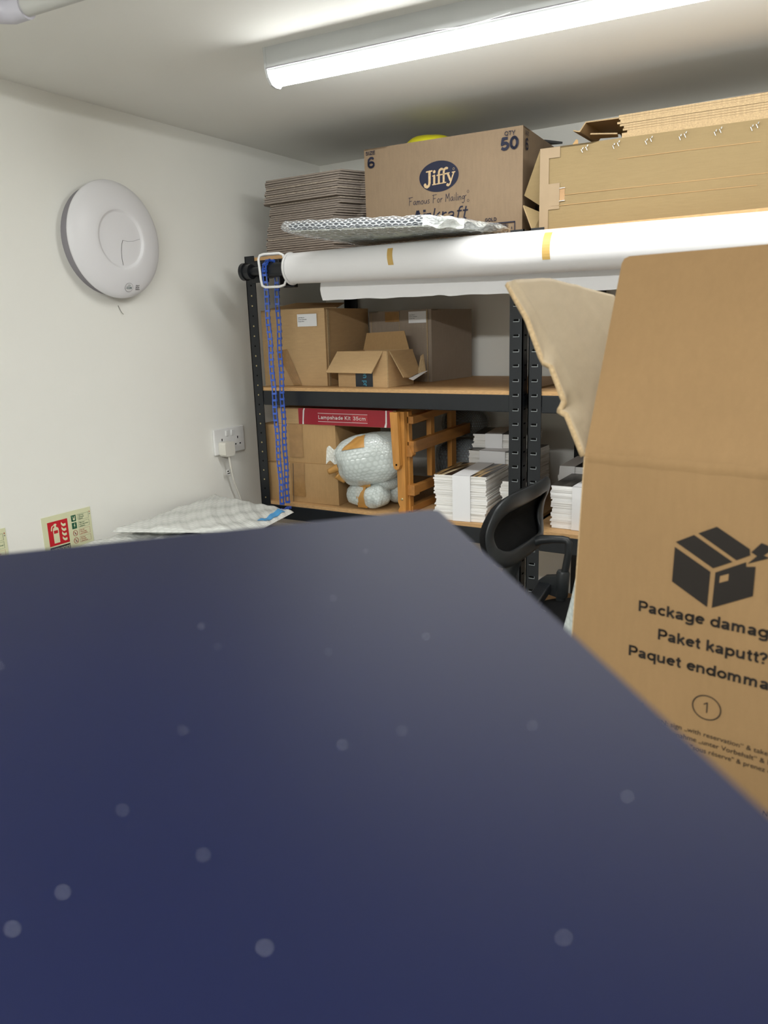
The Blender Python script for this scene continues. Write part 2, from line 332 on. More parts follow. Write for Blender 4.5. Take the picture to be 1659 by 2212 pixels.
def _A(cx, cy, rx, ry, a0, a1, n=14): return arc(cx, cy, rx, ry, a0, a1, n)
def _full(cx): return [_A(cx, 0.36, 0.225, 0.265, 0, 360, 20)]
_E = [[(0.10, 0.38), (0.54, 0.38)], _A(0.32, 0.36, 0.225, 0.265, 3, 318, 18)]
GL = {   # upright sans letters drawn as pen strokes: (advance, strokes); 1 = capital height
 'P': (0.74, [[(0.13,0),(0.13,1)], [(0.13,0.905),(0.42,0.905)]+_A(0.42,0.67,0.2,0.235,90,-90)+[(0.13,0.435)]]), 'a': (0.62, [[(0.09,0.52),(0.14,0.6),(0.27,0.63),(0.40,0.59),(0.445,0.49),(0.445,0.12),(0.485,0.0)], [(0.445,0.39),(0.26,0.34),(0.12,0.28),(0.09,0.19),(0.14,0.10),(0.25,0.08),(0.37,0.13),(0.44,0.24)]]),
 'c': (0.60, [_A(0.33,0.36,0.225,0.265,42,318,18)]), 'k': (0.60, [[(0.11,0),(0.11,1)], [(0.12,0.28),(0.50,0.70)], [(0.25,0.42),(0.52,0)]]), 'g': (0.68, _full(0.31)+[[(0.55,0.72),(0.55,-0.02),(0.50,-0.16),(0.33,-0.21),(0.17,-0.18),(0.11,-0.10)]]),
 'e': (0.62, _E), 'd': (0.68, _full(0.31)+[[(0.55,0),(0.55,1)]]), 'm': (0.98, [[(0.11,0),(0.11,0.72)]]+[[(0.11+x,0.46),(0.17+x,0.58),(0.28+x,0.625),(0.39+x,0.58),(0.43+x,0.46),(0.43+x,0)] for x in (0,0.34)]),
 'n': (0.66, [[(0.11,0),(0.11,0.72)], [(0.11,0.44),(0.18,0.57),(0.31,0.625),(0.45,0.58),(0.50,0.45),(0.50,0)]]), 't': (0.40, [[(0.20,0.92),(0.20,0.18),(0.25,0.09),(0.37,0.08)], [(0.04,0.645),(0.37,0.645)]]), 'p': (0.68, _full(0.34)+[[(0.11,-0.28),(0.11,0.72)]]), 'q': (0.68, _full(0.31)+[[(0.55,-0.28),(0.55,0.72)]]),
 'u': (0.66, [[(0.11,0.72),(0.11,0.24),(0.16,0.12),(0.28,0.085),(0.41,0.13),(0.49,0.26)], [(0.50,0.72),(0.50,0)]]), 'o': (0.66, _full(0.33)), '?': (0.66, [[(0.08,0.70),(0.13,0.83),(0.29,0.905),(0.46,0.84),(0.51,0.71),(0.44,0.57),(0.31,0.45),(0.30,0.28)], [(0.30,0.0),(0.30,0.17)]]),
 '\u00e9': (0.62, _E+[[(0.26,0.80),(0.40,0.96)]]), 'L': (0.66, [[(0.13,1),(0.13,0)], [(0.13,0.095),(0.58,0.095)]]), 's': (0.58, [[(0.47,0.52),(0.38,0.61),(0.26,0.63),(0.13,0.58),(0.11,0.47),(0.22,0.39),(0.38,0.33),(0.47,0.24),(0.43,0.12),(0.28,0.08),(0.14,0.11),(0.08,0.21)]]),
 'h': (0.66, [[(0.11,0),(0.11,1)], [(0.11,0.44),(0.18,0.57),(0.31,0.625),(0.45,0.58),(0.50,0.45),(0.50,0)]]), 'i': (0.27, [[(0.13,0),(0.13,0.72)], [(0.13,0.83),(0.13,1)]]), 'K': (0.78, [[(0.13,0),(0.13,1)], [(0.14,0.36),(0.62,1)], [(0.30,0.56),(0.66,0)]]), 'r': (0.42, [[(0.11,0),(0.11,0.72)], [(0.11,0.42),(0.17,0.56),(0.28,0.625),(0.38,0.61)]]), 'f': (0.38, [[(0.16,0),(0.16,0.80),(0.21,0.91),(0.36,0.92)], [(0.03,0.645),(0.34,0.645)]]),
 'A': (0.78, [[(0.04,0),(0.38,0.98)], [(0.38,0.98),(0.72,0)], [(0.18,0.30),(0.58,0.30)]]), 'S': (0.74, [[(0.62,0.72),(0.54,0.85),(0.37,0.905),(0.19,0.85),(0.14,0.72),(0.22,0.60),(0.38,0.53),(0.55,0.46),(0.63,0.34),(0.60,0.19),(0.46,0.10),(0.32,0.095),(0.17,0.15),(0.10,0.29)]]), 'I': (0.30, [[(0.15,0),(0.15,1)]]), 'Z': (0.70, [[(0.08,0.905),(0.60,0.905),(0.09,0.095),(0.63,0.095)]]), 'E': (0.72, [[(0.13,0),(0.13,1)], [(0.13,0.905),(0.64,0.905)], [(0.13,0.52),(0.60,0.52)], [(0.13,0.095),(0.66,0.095)]]),
 'Q': (0.86, [_A(0.43,0.5,0.33,0.405,0,360,22), [(0.48,0.26),(0.74,0.0)]]), 'T': (0.68, [[(0.34,0),(0.34,0.9)], [(0.03,0.905),(0.65,0.905)]]), 'Y': (0.72, [[(0.36,0),(0.36,0.42)], [(0.05,1),(0.36,0.42),(0.67,1)]]), 'G': (0.84, [_A(0.43,0.5,0.33,0.405,38,345,20)+[(0.73,0.46),(0.46,0.46)]]), 'O': (0.86, [_A(0.43,0.5,0.33,0.405,0,360,22)]), 'D': (0.80, [[(0.13,0),(0.13,1)], [(0.13,0.905),(0.38,0.905)]+_A(0.38,0.5,0.30,0.405,90,-90)+[(0.13,0.095)]]),
 '0': (0.64, [_A(0.32,0.5,0.22,0.405,0,360,20)]), '5': (0.64, [[(0.52,0.905),(0.19,0.905),(0.13,0.47),(0.28,0.57),(0.42,0.55),(0.53,0.43),(0.53,0.26),(0.42,0.12),(0.26,0.09),(0.09,0.20)]]), '3': (0.64, [[(0.10,0.76),(0.18,0.87),(0.31,0.905),(0.46,0.84),(0.48,0.68),(0.40,0.56),(0.28,0.53),(0.43,0.49),(0.53,0.36),(0.51,0.20),(0.40,0.10),(0.26,0.09),(0.10,0.24)]]), '6': (0.64, [[(0.51,0.77),(0.42,0.89),(0.28,0.895),(0.15,0.76),(0.11,0.48),(0.13,0.26)], _A(0.32,0.31,0.205,0.22,0,360,18)]), ' ': (0.34, [])}
def sans(m, txt, F, u0, u1, z0, capH, w=0.19, mat=0, d=0.0006, shear=0.0):
    tot = sum(GL[c][0] for c in txt) - 0.12; k = (u1-u0)/tot; x = -0.06
    for c in txt:
        for st in GL[c][1]:
            pts = [(u0+(x+p[0]+shear*p[1])*k, z0+p[1]*capH) for p in st]; ww = w*capH
            ribbon(m, pts, ww, F, mat, d, cap=False)
            for p in pts[1:-1]: m.face([F(p[0]+ww/2*math.cos(j*math.pi/5), p[1]+ww/2*math.sin(j*math.pi/5), d+0.00003) for j in range(10)], mat)
        x += GL[c][0]

# ------------------------------------------------------------------ the room
XR, YB, YN = 3.1, 2.52, -1.7
struct(MB().box((0, YN, -0.1), (XR, YB, 0)).build('floor', 'floor'))
struct(MB().box((-0.1, YN-0.1, CEIL), (XR+0.1, YB+0.1, CEIL+0.1)).build('ceiling', 'ceil'))
struct(MB().box((-0.1, YN, 0), (0, YB, CEIL)).build('wall_left', 'wall'))
struct(MB().box((-0.1, YB, 0), (XR+0.1, YB+0.1, CEIL)).build('wall_back', 'wall'))
struct(MB().box((XR, YN, 0), (XR+0.1, YB, CEIL)).build('wall_right', 'wall'))
struct(MB().box((-0.1, YN-0.1, 0), (XR+0.1, YN, CEIL)).build('wall_front', 'wall'))

# ------------------------------------------------------------------ ceiling lamps
def batten(x0, y0, length, ang, tubemat, label):
    t = thing('batten_light', label, 'lamp', (x0, y0, CEIL))
    a = math.radians(ang); ex = Vector((math.cos(a), math.sin(a), 0)); ey = Vector((-math.sin(a), math.cos(a), 0)); o = Vector((x0, y0, CEIL))
    P = lambda u, v, z: o + ex*u + ey*v + Vector((0,0,z))
    sec = [(0, 0), (0.002, -0.040), (0.006, -0.0455), (0.066, -0.0455), (0.070, -0.040), (0.072, 0)]
    MB().prism([P(0.004, v, z) for v, z in sec], ex*(length-0.008)).build('housing', 'housing', t)
    MB().prism([P(0.004, -0.001, -0.041), P(0.004, 0.0, -0.0425), P(0.004, 0.072, -0.0425), P(0.004, 0.073, -0.041)], ex*(length-0.008)).build('housing_seam', 'groove', t)
    dif = [(0.009, -0.0455)] + [(0.036-0.027*math.cos(k*math.pi/10), -0.0525-0.0165*math.sin(k*math.pi/10)) for k in range(11)] + [(0.063, -0.0455)]
    m = MB(); n = len(dif)
    vs = [P(u, v, z) for u in (0.006, length-0.006) for v, z in dif]
    m.mesh(vs, [(i, i+1, n+i+1, n+i) for i in range(n-1)], smooth=True); m.build('diffuser', tubemat, t)
    cap = [(-0.001, 0), (0.001, -0.041), (0.007, -0.058), (0.020, -0.0705), (0.036, -0.0725), (0.052, -0.0705), (0.065, -0.058), (0.071, -0.041), (0.073, 0)]
    for u in (0, length-0.006): MB().prism([P(u, v, z) for v, z in cap], ex*0.006).build('end_cap', 'housing', t, bevel=0.0015)
    return t
b1 = batten(0.622, 1.448, 1.5, 4.5, 'tube', 'lit white batten lamp on the ceiling above the racks')
MB().tube([(1.03+0.05*i, 1.468+0.004*i, 2.137-0.004*math.sin(i*1.2)) for i in range(4)], 0.0006, n=5).build('cobweb_strand', 'white', b1)
batten(0.75, -0.55, 1.5, 4.5, 'tube_fill', 'assumed unseen batten lamp added as fill on the ceiling behind the viewer')

# ------------------------------------------------------------------ ceiling pipe (top left)
t = thing('ceiling_pipe', 'grey conduit pipe with an elbow running under the ceiling at top left', 'pipe', (0.43, 0.98, 2.14))
MB().tube([(0.455, 0.985, 2.156), (1.9, 1.10, 2.160)], 0.0165, n=20).build('pipe_run', 'pipe', t)
MB().tube([(0.465, 0.986, 2.156), (0.43, 0.982, 2.155), (0.405, 0.962, 2.155), (0.398, 0.93, 2.155), (0.398, 0.90, 2.155)], 0.0205, n=20).build('elbow', 'fitting', t)
MB().tube([(0.398, 0.905, 2.155), (0.398, -0.6, 2.155)], 0.0165, n=20).build('pipe_run', 'pipe', t)
for x in (1.10, 1.55): MB().box((x-0.008, 1.0, 2.150), (x+0.008, 1.0+0.07, CEIL)).build('pipe_clip', 'fitting', t)

# ------------------------------------------------------------------ racks
POST_Z = 1.812
def post(px, py, sx, sy, parent, ztop=POST_Z):
    """L-section upright: corner at (px,py), flanges 38 mm towards sx and sy, with keyhole slots down both flanges"""
    w, th = 0.037, 0.003; m = MB()
    xs = sorted((px, px+sx*w)); ys = sorted((py, py+sy*w))
    m.box((xs[0], min(py, py+sy*th), 0), (xs[1], max(py, py+sy*th), ztop))
    m.box((min(px, px+sx*th), ys[0], 0), (max(px, px+sx*th), ys[1], ztop))
    yo = py - sy*0.0006; xo = px - sx*0.0006
    k = 0; z = 0.05
    while z < ztop-0.02:
        cx = px+sx*w*0.5
        m.box((cx-0.007, min(yo, py+sy*0.001), z-0.0025), (cx+0.007, max(yo, py+sy*0.001), z+0.0025), 2)
        m.box((cx-0.0085, min(yo, py-sy*0.0016), z-0.0042), (cx+0.0085, max(yo, py-sy*0.0016), z-0.0028), 1)
        m.box((cx+0.0073, min(yo, py-sy*0.0016), z-0.0042), (cx+0.0085, max(yo, py-sy*0.0016), z+0.0030), 1)
        cy = py+sy*w*0.5
        m.box((min(xo, px+sx*0.001), cy-0.006, z-0.002), (max(xo, px+sx*0.001), cy+0.006, z+0.002), 2)
        z += 0.0385; k += 1
    return m.build('post', ['rack', 'lip', 'slot'], parent)
def left_post(px, py, parent):
    """front upright by the wall: its small round holes show as dots"""
    w, th = 0.037, 0.003; m = MB()
    m.box((px, py, 0), (px+w, py+th, POST_Z)); m.box((px, py, 0), (px+th, py+w, POST_Z))
    z = 0.05; k = 0
    while z < POST_Z-0.02:
        m.lathe([(0.0026, 0), (0.0026, 0.0008)], (px+w*0.52, py, z), (0,-1,0), 1 if k % 3 else 2, n=8, smooth=False)
        z += 0.031; k += 1
    return m.build('post', ['rack', 'bolt', 'slot'], parent)
LEVELS = (1.807, 1.407, 1.030, 0.650, 0.270)
YF, YR = 1.920, 2.505
def rack(x0, x1, label, by_wall):
    t = thing('shelving_unit', label, 'shelving', ((x0+x1)/2, (YF+YR)/2, 0), 'black steel storage racks along the back wall')
    (left_post(x0, YF, t) if by_wall else post(x0, YF, 1, 1, t)); post(x1, YF, -1, 1, t)
    post(x0, YR, 1, -1, t); post(x1, YR, -1, -1, t)
    for z in LEVELS:
        MB().box((x0+0.004, YF+0.004, z-0.010), (x1-0.004, YR-0.004, z)).build('shelf_board', 'board', t)
        for y in (YF+0.003, YR-0.007):
            m = MB().box((x0+0.037, y-0.001, z-0.056), (x1-0.037, y+0.003, z-0.010))
            m.box((x0+0.037, min(y, y+0.012 if y < 2.2 else y-0.012), z-0.014), (x1-0.037, max(y, y+0.012 if y < 2.2 else y-0.012), z-0.0102))
            m.build('beam', 'rack', t, bevel=0.002)
        for x in (x0+0.003, x1-0.007): MB().box((x, YF+0.037, z-0.050), (x+0.003, YR-0.037, z-0.010)).build('side_beam', 'rack', t)
    return t
rack(0.120, 1.043, 'black boltless rack standing beside the left wall, with shelves of cartons', True)
rack(1.058, 1.985, 'black boltless rack on the right, partly behind the chair and big carton', False)
Z1, Z2, Z3 = 1.8076, 1.4076, 1.0306

# ------------------------------------------------------------------ things on the left wall
t = thing('ventilation_fan', 'round lilac-white extractor fan cover mounted on the left wall', 'fan', (0, 1.494, 1.836))
C = (0, 1.494, 1.836)
MB().lathe([(0.143, 0.0), (0.141, 0.018), (0.128, 0.031)], C, (1,0,0), n=72).build('mounting_base', 'groove', t)  # base in a darker grey that imitates shade in the gap behind the disc
prof = [(0.001, 0.030), (0.135, 0.030), (0.149, 0.0325), (0.1525, 0.036), (0.151, 0.040), (0.140, 0.0475), (0.12, 0.055), (0.10, 0.0595), (0.085, 0.0615), (0.078, 0.0622), (0.0745, 0.0612), (0.0715, 0.0580), (0.068, 0.0578), (0.05, 0.0592), (0.025, 0.0602), (0.001, 0.0604)]
MB().lathe(prof, C, (1,0,0), n=96).build('cover_disc', 'fan', t)
FX = lambda u, z, d=0.0: Vector((0.0600 + d, 1.494+u, z))
m = MB()
ribbon(m, [(0.004, 1.834), (-0.001, 1.822), (-0.004, 1.805), (-0.004, 1.785), (-0.001, 1.770)], 0.0011, lambda u, z, d=0: Vector((0.0604-0.0022*((u*u+(z-1.836)**2)/0.0048)+0.0006, 1.494+u, z)))
m.build('seam_line', 'ink', t)
m = MB()
ribbon(m, [(0.004, 1.834), (0.02, 1.832), (0.04, 1.834), (0.066, 1.842)], 0.0008, lambda u, z, d=0: Vector((0.0604-0.0022*((u*u+(z-1.836)**2)/0.0048)+0.0006, 1.494+u, z)))
m.build('seam_line', 'groove', t)
# badge and small print sit on the sloping rim
def rim(u, z, d=0.0):
    r = math.hypot(u, z-1.836); pts = sorted((p for p in prof[5:10]), key=lambda p: p[0]); x = 0.05
    for (r0, h0), (r1, h1) in zip(pts[:-1], pts[1:]):
        if r0 <= r <= r1: x = h0+(h1-h0)*(r-r0)/(r1-r0)
    return Vector((x+d+0.0006, 1.494+u, z))
m = MB(); poly(m, arc(0.015, 1.712, 0.0135, 0.011, 0, 360, 24)[:-1], rim, 0, 0.0004); poly(m, arc(0.015, 1.712, 0.0145, 0.012, 0, 360, 24)[:-1], rim, 1, 0.0001)
m.build('badge', ['fanbadge', 'groove'], t)
m = MB(); letter(m, 'iCON', rim, 0.006, 0.024, 1.708, 0.0065, 0, 0.01, d=0.0010); letter(m, 'airflow', rim, 0.010, 0.020, 1.7165, 0.003, 0, d=0.0010)
m.build('badge_lettering', 'teal', t)
m = MB()
for i, (s, zz) in enumerate((('BALLAST', 1.7175), ('BETTER', 1.7125), ('DESIGN', 1.7075))): letter(m, s, rim, 0.0395, 0.0535, zz-0.001, 0.0027, 0, 0.03, d=0.0010)
m.build('small_print', 'ink', t)

t = MB().tube([(0.001, 1.509, 1.666), (0.0025, 1.513, 1.655), (0.003, 1.517, 1.647), (0.002, 1.524, 1.642)], 0.0007, n=6).build('wire_end', 'wire')
tag(t, 'short dark wire end sticking out of the wall below the round fan', 'wire')

# socket, plug and cable
t = thing('wall_socket', 'white double wall socket on the left wall beside the rack post', 'socket', (0, 1.909, 1.230))
FS = lambda u, z, d=0.0: Vector((0.0095+d, 1.909+u, 1.230+z))
MB().box((0, 1.836, 1.187), (0.0095, 1.982, 1.273)).build('face_plate', 'white', t, bevel=0.003)
for u in (-0.013, 0.013):
    m = MB().prism([FS(u-0.006, 0.016, 0.0), FS(u-0.006, 0.016, 0.0025), FS(u-0.006, 0.034, 0.005), FS(u-0.006, 0.034, 0.0)], (0, 0.012, 0)); m.build('rocker_switch', 'white', t)
for s, u in ((0, -0.038), (1, 0.038)):
    for du, dz, w, h in ((0, 0.006, 0.0022, 0.004), (-0.011, -0.016, 0.0032, 0.0022), (0.011, -0.016, 0.0032, 0.0022)):
        m = MB(); rect(m, u+du-w, u+du+w, dz-h, dz+h, FS, 0, 0.0004); m.build('socket_hole', 'slot', t)
t = thing('power_plug', 'white three-pin plug in the left half of the wall socket, with its cable', 'plug', (0.0105, 1.874, 1.222))
m = MB(); P0 = [(-0.020, 0.014), (0.020, 0.014), (0.023, 0.008), (0.023, -0.026), (0.016, -0.033), (-0.016, -0.033), (-0.023, -0.026), (-0.023, 0.008)]
m.prism([Vector((0.0105, 1.874+u, 1.216+z)) for u, z in P0], (0.030, 0, 0)); m.build('plug_body', 'cord', t, bevel=0.004)
cpath = [(0.030, 1.876, 1.188), (0.030, 1.878, 1.165), (0.028, 1.885, 1.13), (0.026, 1.896, 1.09), (0.024, 1.914, 1.05), (0.022, 1.932, 1.01), (0.022, 1.948, 0.95), (0.022, 1.95, 0.6)]
MB().tube(cpath, 0.0034, n=10).build('power_cord', 'cord', t)
m = MB().box((0.020, 1.868, 1.118), (0.0206, 1.888, 1.136)); rect(m, -0.005, 0.007, 1.121, 1.124, lambda u, z, d: Vector((0.0206+d, 1.877+u, z)), 1, 0.0004); rect(m, -0.005, 0.003, 1.128, 1.132, lambda u, z, d: Vector((0.0206+d, 1.877+u, z)), 1, 0.0004)
m.build('cord_tag', ['white', 'ink'], t)

# extinguisher signs
def fire_sign(y0, label, full):
    t = thing('safety_sign', label, 'sign', (0, y0, 1.022), 'fire extinguisher signs on the left wall')
    Wd, Ht = 0.152, 0.102
    MB().box((0, y0, 1.022), (0.002, y0+Wd, 1.022+Ht)).build('sign_plate', 'cream', t)
    F = lambda u, v, d=0.0: Vector((0.0021+d, y0+u*Wd, 1.022+(1-v)*Ht))
    m = MB(); rect(m, 0.095, 0.50, 0.155, 0.80, F, 0, 0.0002); m.build('red_panel', 'signred', t)
    m = MB(); body = [(0.19, 0.74), (0.19, 0.37), (0.20, 0.33), (0.225, 0.31), (0.225, 0.27), (0.21, 0.25), (0.225, 0.22), (0.26, 0.22), (0.275, 0.25), (0.26, 0.27), (0.26, 0.31), (0.29, 0.33), (0.305, 0.37), (0.305, 0.74)]
    poly(m, body, F, 0, 0.0005)
    ribbon(m, [(0.225, 0.255), (0.18, 0.28), (0.165, 0.33), (0.16, 0.385)], 0.022, F, 0, 0.0005)
    for k in range(4):
        v = 0.70-0.13*k; poly(m, [(0.36, v-0.05), (0.375, v), (0.41, v+0.035), (0.455, v+0.02), (0.455, v-0.045), (0.41, v-0.03), (0.385, v-0.06), (0.37, v-0.10)], F, 0, 0.0005)
    m.build('extinguisher_symbol', 'cream', t)
    m = MB(); rect(m, 0.205, 0.285, 0.40, 0.48, F, 0, 0.0008); m.build('symbol_band', 'signred', t)
    m = MB(); rect(m, 0.095, 0.50, 0.835, 1.0, F, 0, 0.0002); m.build('black_panel', 'signblack', t)
    m = MB(); letter(m, 'CARBON DIOXIDE', F, 0.11, 0.49, 0.97, -0.10, 0, 0.02, d=0.0005); m.build('lettering', 'cream', t)
    for k in range(4):
        v = 0.10+0.205*k; cm = 'green' if k < 2 else 'darkred'
        m = MB()
        if k < 2:
            rect(m, 0.58, 0.68, v+0.02, v+0.19, F, 0, 0.0002)
            if k: poly(m, [(0.635, v+0.045), (0.615, v+0.11), (0.632, v+0.11), (0.625, v+0.165), (0.65, v+0.095), (0.635, v+0.095), (0.648, v+0.045)], F, 1, 0.0005)
            else:
                poly(m, arc(0.635, v+0.12, 0.024, 0.042, 0, 360, 12)[:-1], F, 1, 0.0005); ribbon(m, [(0.60, v+0.05), (0.62, v+0.08)], 0.008, F, 1, 0.0005); poly(m, [(0.62, v+0.10), (0.655, v+0.04), (0.66, v+0.10)], F, 1, 0.0005)
        else:
            ribbon(m, arc(0.63, v+0.105, 0.044, 0.078, 0, 360, 20), 0.010, F, 0, 0.0003); ribbon(m, [(0.60, v+0.05), (0.66, v+0.16)], 0.009, F, 0, 0.0005)
            poly(m, [(0.612, v+0.14), (0.63, v+0.07), (0.652, v+0.14)], F, 2, 0.0004)
        m.build('sign_pictogram', [cm, 'cream', 'groove'], t)
        m = MB(); u0, u1, va, vb = 0.715, 0.945, v+0.025, v+0.185
        ribbon(m, [(u0, va), (u1, va), (u1, vb), (u0, vb), (u0, va)], 0.004, F, 0, 0.0002, cap=False)
        ls = (('Safe for:', 'Flammable', 'liquids'), ('Safe for:', 'Live electrical', 'equipment'), ('Not for:', 'Wood, paper', 'and textiles'), ('Not for:', 'Flammable', 'metal fires'))[k]
        for i, s in enumerate(ls): letter(m, s, F, u0+0.02, u0+0.02+0.0125*len(s), va+0.047+0.048*i, -0.030, 0, 0.02, d=0.0003)
        m.build('sign_text_box', cm, t)
    m = MB(); poly(m, arc(0.972, 0.125, 0.011, 0.017, 0, 360, 10)[:-1], F, 0, 0.0003); poly(m, arc(0.972, 0.185, 0.011, 0.017, 0, 360, 10)[:-1], F, 1, 0.0003); m.build('corner_dots', ['darkred', 'groove'], t)
    return t
fire_sign(1.182, 'pale sign with a red extinguisher panel on the left wall, fully in view', True)
fire_sign(0.928, 'pale sign on the left wall cut off by the left edge of the photo', False)

# ------------------------------------------------------------------ top shelf
def carton(name, label, o, ang, w, dep, h, mat, group=None, closed=True, bulge=0.0):
    """closed carton: front-left-bottom corner o, width w, depth dep; body + two top flaps + seam tape; returns (thing, front face, right face)"""
    t = thing(name, label, 'box', o, group); F = frame2d(o, ang)
    a = math.radians(ang); u = Vector((math.cos(a), math.sin(a), 0)); v = Vector((-math.sin(a), math.cos(a), 0)); O = Vector(o)
    P = lambda x, y, z: O + u*x + v*y + Vector((0,0,z))
    th = 0.004
    m = MB()
    n = 6
    def wall(x0, y0, x1, y1, nx, ny):
        for i in range(n):
            for j in range(n):
                def q(s, r): 
                    b = bulge*math.sin(math.pi*s)*math.sin(math.pi*r)
                    return P(x0+(x1-x0)*s + nx*b, y0+(y1-y0)*s + ny*b, h*r)
                m.face([q(i/n, j/n), q((i+1)/n, j/n), q((i+1)/n, (j+1)/n), q(i/n, (j+1)/n)], 0)
    wall(0, 0, w, 0, 0, -1); wall(w, 0, w, dep, 1, 0); wall(w, dep, 0, dep, 0, 1); wall(0, dep, 0, 0, -1, 0)
    m.face([P(0,0,0), P(0,dep,0), P(w,dep,0), P(w,0,0)])
    m.build('carton_body', mat, t)
    if closed:
        for y0, y1 in ((0, dep/2-0.001), (dep/2+0.001, dep)):
            MB().prism([P(0, y0, h), P(w, y0, h), P(w, y1, h), P(0, y1, h)], (0, 0, -th)).build('top_flap', mat, t)
    FR = frame2d(P(w, 0, 0), ang+90)
    return t, F, FR, P

# tall pile of flattened mailers by the wall
zz = Z1; N = 36; th0 = (2.040-Z1)/N
flat = None
for k in range(N):
    w = 0.275 + random.uniform(-0.004, 0.004)
    grp = 0 if k < 9 else (1 if k < 25 else 2)
    j = random.uniform(-0.003, 0.003)
    jl, jr = random.uniform(-0.004, 0.004), random.uniform(-0.007, 0.007)
    X0 = (0.150 + 0.002*(k % 3), 0.150 + 0.0012*(k-9), 0.163 - 0.0006*(35-k))[grp] + jl
    X1 = (0.418 - 0.001*k, 0.385 + 0.0034*(k-9), 0.424 + 0.0016*(k-25))[grp] + jr
    Y0 = (1.995, 2.000 + 0.0006*(k-9), 1.990 + 0.0006*(k-25))[grp] + random.uniform(-0.002, 0.002); Y1 = 2.40+random.uniform(-0.01, 0.01)
    ol = [(X0, Y0), (X1, Y0), (X1+0.036, Y0+0.075), (X1+0.052, Y0+0.085), (min(0.505, X1+0.060), Y0+0.11), (min(0.500, X1+0.056), Y1), (X0+0.01, Y1), (X0-0.022, Y0+0.10), (X0-0.02, Y0+0.03)]
    lab = 'flattened brown mailer within the tall pile beside the left wall on the top shelf'
    if k == N-1: lab = 'topmost flattened brown mailer of the tall pile by the left wall'
    if k == 0: lab = 'bottom flattened brown mailer of the tall pile by the left wall'
    o = thing('flattened_mailer', lab, 'cardboard', (0.3, 2.2, zz), 'flattened mailers piled by the left wall')
    h = th0 - 0.0017
    MB().prism([(x, y, zz) for x, y in ol], (0, 0, h), 0, 1 if k in (8, 24, 28, 31) else 0).build('folded_board', ['mailer', 'mailerE'], o)
    if k in (13, 15, 17, 19, 29, 30):
        m = MB()
        for gx in (0.24, 0.255, 0.272, 0.345, 0.36, 0.378): m.box((gx, Y0-0.0008, zz+0.0003), (gx+0.0016, Y0+0.001, zz+h), 0)
        m.build('scored_slits', 'mailerE', o)
    zz += th0

# brown carton with the oval logo
t, F, FR, P = carton('carton', 'large brown carton with the dark oval logo on the top shelf', (0.535, 1.985, Z1), 3.6, 0.467, 0.36, 0.268, 'kraftJ', bulge=0.003)
D = 0.0036
m = MB()
sans(m, 'SIZE', F, 0.007, 0.037, 2.0585, 0.0100, 0.17, 0, D); sans(m, '6', F, 0.0125, 0.0345, 2.0235, 0.0300, 0.19, 0, D)
sans(m, 'QTY', F, 0.4185, 0.4465, 2.0555, 0.0110, 0.15, 0, D); sans(m, '50', F, 0.409, 0.4545, 2.0210, 0.0315, 0.225, 0, D)
m.build('size_lettering', 'navyink', t)
m = MB(); poly(m, arc(0.2315, 1.979, 0.0585, 0.0395, 0, 360, 48)[:-1], F, 0, D); m.build('logo_oval', 'navyink', t)
m = MB(); dL = D+0.0006
def LG(u, z, d=0.0): return F(0.2315 + u*0.92 + z*0.02, 1.979 + z*0.95 + 0.05*u - 0.004, d)
S_ = 0.0078
ribbon(m, [(-0.030, 0.021), (-0.030, -0.010), (-0.032, -0.016), (-0.038, -0.019), (-0.044, -0.016)], S_, LG, 0, dL); ribbon(m, [(-0.040, 0.022), (-0.022, 0.022)], 0.004, LG, 0, dL)
poly(m, arc(-0.0445, -0.0125, 0.0045, 0.0045, 0, 360, 14)[:-1], LG, 0, dL)
ribbon(m, [(-0.0145, 0.008), (-0.0145, -0.014)], S_*0.85, LG, 0, dL); ribbon(m, [(-0.020, 0.008), (-0.0145, 0.008)], 0.003, LG, 0, dL); ribbon(m, [(-0.020, -0.0155), (-0.008, -0.0155)], 0.003, LG, 0, dL)
poly(m, arc(-0.0145, 0.0185, 0.0044, 0.0044, 0, 360, 14)[:-1], LG, 0, dL)
for fx in (0.0005, 0.0160):
    ribbon(m, [(fx, -0.014), (fx, 0.014), (fx+0.002, 0.020), (fx+0.007, 0.0225), (fx+0.011, 0.0215)], S_*0.82, LG, 0, dL); ribbon(m, [(fx-0.006, -0.0155), (fx+0.007, -0.0155)], 0.003, LG, 0, dL); ribbon(m, [(fx-0.0065, 0.0075), (fx+0.010, 0.0075)], 0.0034, LG, 0, dL)
ribbon(m, [(0.0290, 0.007), (0.0375, -0.012)], S_*0.8, LG, 0, dL); ribbon(m, [(0.0480, 0.007), (0.0395, -0.014), (0.0360, -0.022), (0.0315, -0.0255), (0.028, -0.024)], 0.0042, LG, 0, dL)
ribbon(m, [(0.0245, 0.0082), (0.034, 0.0082)], 0.003, LG, 0, dL); ribbon(m, [(0.043, 0.0082), (0.052, 0.0082)], 0.003, LG, 0, dL); poly(m, arc(0.0285, -0.0225, 0.0040, 0.0040, 0, 360, 14)[:-1], LG, 0, dL)
ribbon(m, arc(0.0475, 0.0165, 0.0026, 0.0030, 0, 360, 14), 0.0008, LG, 0, dL, cap=False)
m.build('logo_lettering', 'kraftE', t)
